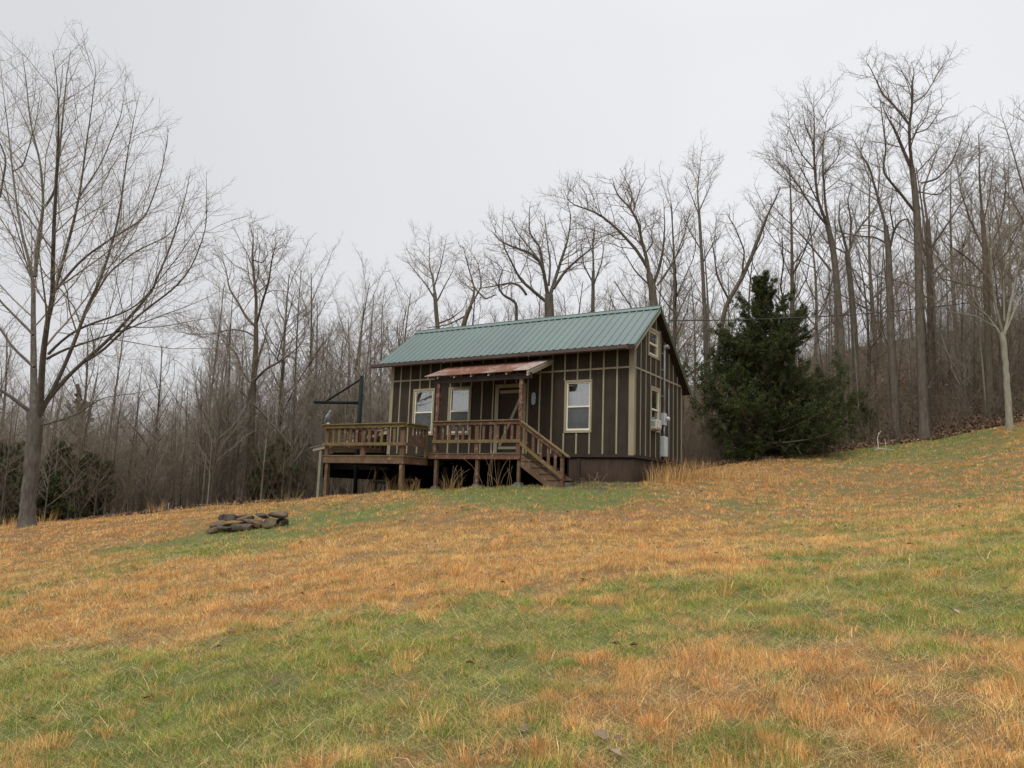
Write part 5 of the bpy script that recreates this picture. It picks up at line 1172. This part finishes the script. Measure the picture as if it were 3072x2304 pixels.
# ------------------------------------------------------------------ evergreens
NEED = np.array([[.034, .052, .013], [.048, .066, .016], [.022, .034, .011], [.070, .084, .024], [.065, .056, .026]])
def evergreen(seed, h, prof, nb=210, leafn=60000, leaf=.055, pal=NEED, tops=1, trunk_r=.13, droop=-.1, lowgap=.025):
    """prof: (height fraction, half width) pairs"""
    r = RS(seed); N = 10; t = np.linspace(0, 1, N)
    P = np.stack([.05*h*np.sin(t*3)*t, .03*h*np.sin(t*2+1), h*.97*t-.1], -1); R = trunk_r*(1-.93*t)
    tpaths = [(P[None], R[None], 9)]
    th = lowgap+(1-lowgap)*r.rand(nb)**1.35; az = r.rand(nb)*6.28
    lobes = 1+.22*np.sin(az*3+seed)+.12*np.sin(az*5+2*seed)
    ln = np.interp(th, [p[0] for p in prof], [p[1] for p in prof])*(.35+.75*r.rand(nb))*lobes
    b0 = np.stack([np.interp(th, t, P[:, 0]), np.interp(th, t, P[:, 1]), th*h*.97], -1)
    el = np.radians(-8+60*th+14*r.randn(nb)); d = np.stack([np.cos(az)*np.cos(el), np.sin(az)*np.cos(el), np.sin(el)], -1)
    n2 = 7; B = np.empty((nb, n2, 3)); B[:, 0] = b0
    for k in range(1, n2):
        d = d+np.array([0, 0, .10])+r.randn(nb, 3)*.07; d /= np.linalg.norm(d, axis=1, keepdims=True); B[:, k] = B[:, k-1]+d*(ln/(n2-1))[:, None]
    RB = (.012+.012*ln)[:, None]*np.linspace(1, .3, n2)[None]; tpaths.append((B, RB, 4))
    B2, RB2 = spawn(r, B, RB, 7, .18, 48, .34, .5, .35, .12, 5, 4, 18, .004, .15, shape=.45)
    B3, RB3 = spawn(r, B2, RB2, 9, .1, 45, .5, .6, .3, .12, 4, 3, 8, .003, .08)
    tpaths.append((B2, RB2, 3))
    # foliage sprays along the twigs
    allp = np.concatenate([B2[:, 1:].reshape(-1, 3), B3[:, 1:].reshape(-1, 3), B3[:, 1:].reshape(-1, 3)]); 
    ck = np.concatenate([np.repeat(np.arange(len(B2)), 4), np.repeat(np.arange(len(B3)), 3), np.repeat(np.arange(len(B3)), 3)])
    i = r.randint(0, len(allp), leafn); C = allp[i]+r.randn(leafn, 3)*.035
    dirv = r.randn(leafn, 3)+np.array([0, 0, .6])+(C-np.array([0, 0, h*.45]))*np.array([.5, .5, .05])/h*3; dirv /= np.linalg.norm(dirv, axis=1, keepdims=True)
    sd2 = np.cross(dirv, r.randn(leafn, 3)); sd2 /= np.linalg.norm(sd2, axis=1, keepdims=True)
    s = (leaf*(.6+.8*r.rand(leafn)))[:, None]
    V = np.stack([C-sd2*s*.17, C+sd2*s*.17, C+dirv*s+sd2*s*.08, C+dirv*s-sd2*s*.08], 1).reshape(-1, 3); b_ = np.arange(leafn)*4
    clr = pal[(ck[i]*7919 % len(pal))]*(.7+.6*r.rand(leafn, 1))
    return tpaths, V, np.stack([b_, b_+1, b_+2, b_+3], -1), np.repeat(clr, 4, 0)
def build_evergreen(name, loc, args, label, cat='tree', group=None, tm='bark_dark'):
    tp, V, Q, C = evergreen(**args)
    root = thing(name, loc, label, cat, group)
    Vs = []; Fs = []; n = 0
    for p_, r_, s_ in tp:
        v_, f_ = tube_arrays(p_, r_, s_); Vs.append(v_); Fs.append(f_+n); n += len(v_)
    link_mesh('trunk', np_mesh('trunk', np.concatenate(Vs), np.concatenate(Fs)), M[tm], root)
    link_mesh('crown', np_mesh('crown', V, Q, False, C), M['needles'], root)
    return root
cz = G(CED[0], CED[1])
build_evergreen('cedar_tree', (CED[0], CED[1], cz), dict(seed=4, h=7.6, prof=[(0, 3.1), (.06, 3.8), (.18, 3.8), (.32, 2.9), (.5, 2.4), (.66, 1.75), (.82, 1.25), (.93, .8), (1, .3)], nb=175, leafn=400000, leaf=.060), 'big dark green cedar with broad drooping skirt right of the cabin')
for i, (px, py, Y, h, w, lb, pal) in enumerate((
  (150, 1520, 28.6, 3.0, 1.7, 'dark evergreen bush behind the trunk of the big left tree', NEED*1.3), (-20, 1520, 28.2, 3.1, 1.8, 'dark evergreen bush at the very left edge of the woods', NEED*1.3), (255, 1520, 29.0, 2.4, 1.2, 'low dark cedar just right of the big left trunk', NEED*1.4),
  (830, 1470, 33.0, 2.7, 1.3, 'dull green cedar bush in the thicket left of the deck', NEED*2.2), (190, 1460, 52, 8.2, 2.2, 'distant evergreen top showing through the branches right of the big left trunk', NEED*1.4), (2560, 1300, 34, 1.8, 1.6, 'low dark green bush on the bank under the trees at right', NEED*1.3),
  (1010, 1450, 40, 5.2, 1.7, 'faint grey green cedar in the woods behind the steel pole', NEED*1.8))):
    p = W(px, py, Y); build_evergreen('cedar_bush' if h < 4 else 'cedar_tree', (p[0], p[1], G(p[0], p[1])), dict(seed=50+i, h=h, prof=[(0, w*.8), (.2, w), (.5, w*.8), (.8, w*.45), (1, .1)], nb=80, leafn=60000, leaf=.07, pal=pal, trunk_r=.06), lb, 'bush' if h < 4 else 'tree')

# ------------------------------------------------------------------ tall dry grass clumps, weeds, small things
def clump(x, y, h, rad, nbl, label, group, seed, pal=TANS, lean=.35, name='dry_grass_clump', wd=.007):
    r = RS(seed); global rg; rg = r
    a = r.rand(nbl)*6.28; q = np.sqrt(r.rand(nbl))*rad; bx, by = x+q*np.cos(a), y+q*np.sin(a); bz = ground(bx, by)
    base = np.array([x, y, G(x, y)])
    L = h*(.45+.65*r.rand(nbl)); A = Acc()
    A.add(*blades(np.stack([bx, by, bz-.02], -1)-base, L, wd*(.6+.7*r.rand(nbl)), lean*(.2+1.3*r.rand(nbl)), a+r.randn(nbl)*.8, pick(pal, nbl), 2, droop=.5*r.rand(nbl)**2))
    return tag(link_mesh(name, A.mesh(name), M['grass'], loc=base), label, 'grass clump', group)
def HP(u, v): p = H(u, v, 0); return p[0], p[1]
sd_ = 500
gl = [(-.35, .9, .75, 'clump of tall tan grass in front of the gable skirting, nearest the corner'), (-.45, 1.7, .85, 'tall tan grass clump below the air conditioner'), (-.4, 2.5, .9, 'tall tan grass clump below the breaker panel'), (-.5, 3.3, .85, 'tall tan grass clump near the back end of the gable wall'), (-.6, 4.2, .85, 'tall wispy grass clump just past the rear corner of the cabin'), (-1.2, 4.9, .7, 'wispy dry grass clump a step beyond the rear cabin corner'), (-2.0, 5.6, .55, 'dry grass clump between the cabin corner and the cedar'), (-2.8, 4.6, .5, 'low dry grass clump in the open right of the cabin corner')]
for u, v, h, lb in gl:
    x, y = HP(u, v); clump(x, y, h*.9, .42, 130, lb, 'tall dry grass along the gable', sd_, lean=.35, wd=.011, pal=TANS*.8); sd_ += 1
ll = [(1010, 1455, 24.5, .5, 'dry grass clump at the foot of the left deck post'), (930, 1470, 25.5, .55, 'dry grass clump left of the pale lean-to post'), (880, 1470, 29, .9, 'arching tan grass clump at the thicket edge left of the lean-to'), (815, 1475, 28, .8, 'tan grass clump behind the stone pile, nearer the lean-to'), (770, 1490, 27, .7, 'reddish tan grass clump behind the right end of the stone pile'),
      (680, 1500, 22, .5, 'dry grass clump just behind the left half of the stone pile'), (470, 1535, 26, .75, 'lone upright tan grass clump at the woods edge left of the stone pile'), (140, 1555, 23, .6, 'curly tan grass clump right beside the big left trunk'), (20, 1575, 23, .5, 'tan grass clump at the left edge beside the big trunk'), (60, 1560, 22.5, .5, 'tan grass clump directly behind the foot of the big trunk'),
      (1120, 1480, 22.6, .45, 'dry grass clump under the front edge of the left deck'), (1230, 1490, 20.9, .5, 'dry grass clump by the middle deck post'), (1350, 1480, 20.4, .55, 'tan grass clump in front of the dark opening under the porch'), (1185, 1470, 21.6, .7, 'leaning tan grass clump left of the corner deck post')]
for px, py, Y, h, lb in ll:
    p = W(px, py, Y); clump(p[0], p[1], h, .26, 55, lb, 'dry grass clumps round the deck and meadow edge', sd_, lean=.5, wd=.008, pal=TANS*(.42 if 1100 < px < 1400 else .85)); sd_ += 1  # clumps under the deck get a darker palette as painted shade
# bare weed stalks in front of the dark underside
def weed(px, Y, h, label, seed, n=5, mat='birch', lean=.13):
    r = RS(seed); p = W(px, 1480, Y); g0 = G(p[0], p[1]); mb = MB(); base = np.array([p[0], p[1], g0])
    for k in range(n):
        d = np.array([r.randn()*lean, r.randn()*.1, 1.]); q = base+np.array([r.randn()*.08, r.randn()*.05, -.02]); pts = [q]; L = h*(.55+.5*r.rand())
        cv = r.randn()*.22
        for j in range(6):
            d = d+np.array([cv*.5, 0, -.05]); dd = d/np.linalg.norm(d); q = q+dd*L/6; pts.append(q)
        mb.tube(pts, np.linspace(.005, .0025, 7), 5)
    return tag(mb.build('dead_weed', M[mat], loc=base), label, 'weed', 'dead weeds under the porch edge')
M['stalk'] = mottled('dry_stalk', (.22, .14, .08), (.38, .28, .17), 10, .8, .1)
for i, (px, Y, h, lb) in enumerate(((1345, 20.6, .95, 'arching dead weed stalks between the two left porch posts'), (1375, 20.5, .8, 'bent dead weed stalks leaning right before the middle porch post'), (1415, 20.6, .8, 'single thin dead stalk beside the middle porch post'), (1460, 20.3, 1.1, 'tall reddish dead stalks right of the middle porch post'), (1495, 20.2, .9, 'straight dead stalks midway between middle and right porch posts'), (1525, 20.2, .9, 'pale crooked dead stalk near the right porch post'), (1770, 18.9, .6, 'pair of orange dead stalks in front of the maroon skirting'), (1795, 18.9, .6, 'thin pale dead stalk in front of the maroon skirting'), (1110, 22.3, .9, 'dead stalks leaning right under the left deck'), (1170, 21.7, .8, 'dead stalks beside the corner post of the left deck'), (1250, 21, .45, 'short pale stalk in the dark under the step between the decks'))):
    weed(px, Y, h, lb, 700+i, 4 if 'single' not in lb else 1, 'stalk')
# dead branch on the right slope
p = W(2636, 1362, 29.0); g0 = G(p[0], p[1]); db = np.array([p[0], p[1], g0+.05]); k = 29/FOC
mb = MB()
def bp(dx, dy, dep=0): return db+np.array([dx*k, dep, dy*k])
mb.tube([bp(-12, -6), bp(-2, 0), bp(0, 8), bp(-2, 30), bp(2, 45), bp(4, 50)], [.018, .021, .019, .016, .013, .007], 7)
mb.tube([bp(-2, 0), bp(20, 0, -.1), bp(45, -3, -.2), bp(66, -5, -.3)], [.017, .013, .010, .005], 6)
mb.tube([bp(20, 0, -.1), bp(22, 14), bp(20, 30)], [.012, .009, .005], 5); mb.tube([bp(2, 44), bp(8, 52), bp(10, 56)], [.012, .008, .004], 5)
tag(mb.build('fallen_branch', M['birch'], loc=db), 'bleached forked branch stuck upright on the slope right of the cedar', 'branch')
# white survey stake at the left woods edge
p = W(506, 1515, 26.5); g0 = G(p[0], p[1]); mb = MB(); b0 = np.array([p[0], p[1], g0]); mb.beam(b0+np.array([0, 0, -.05]), b0+np.array([0, 0, .42]), .035, .02); 
tag(mb.build('wooden_stake', M['owl_base'], loc=b0), 'tiny white stake at the woods edge left of the stone pile', 'stake')
print('objects', len(bpy.data.objects))
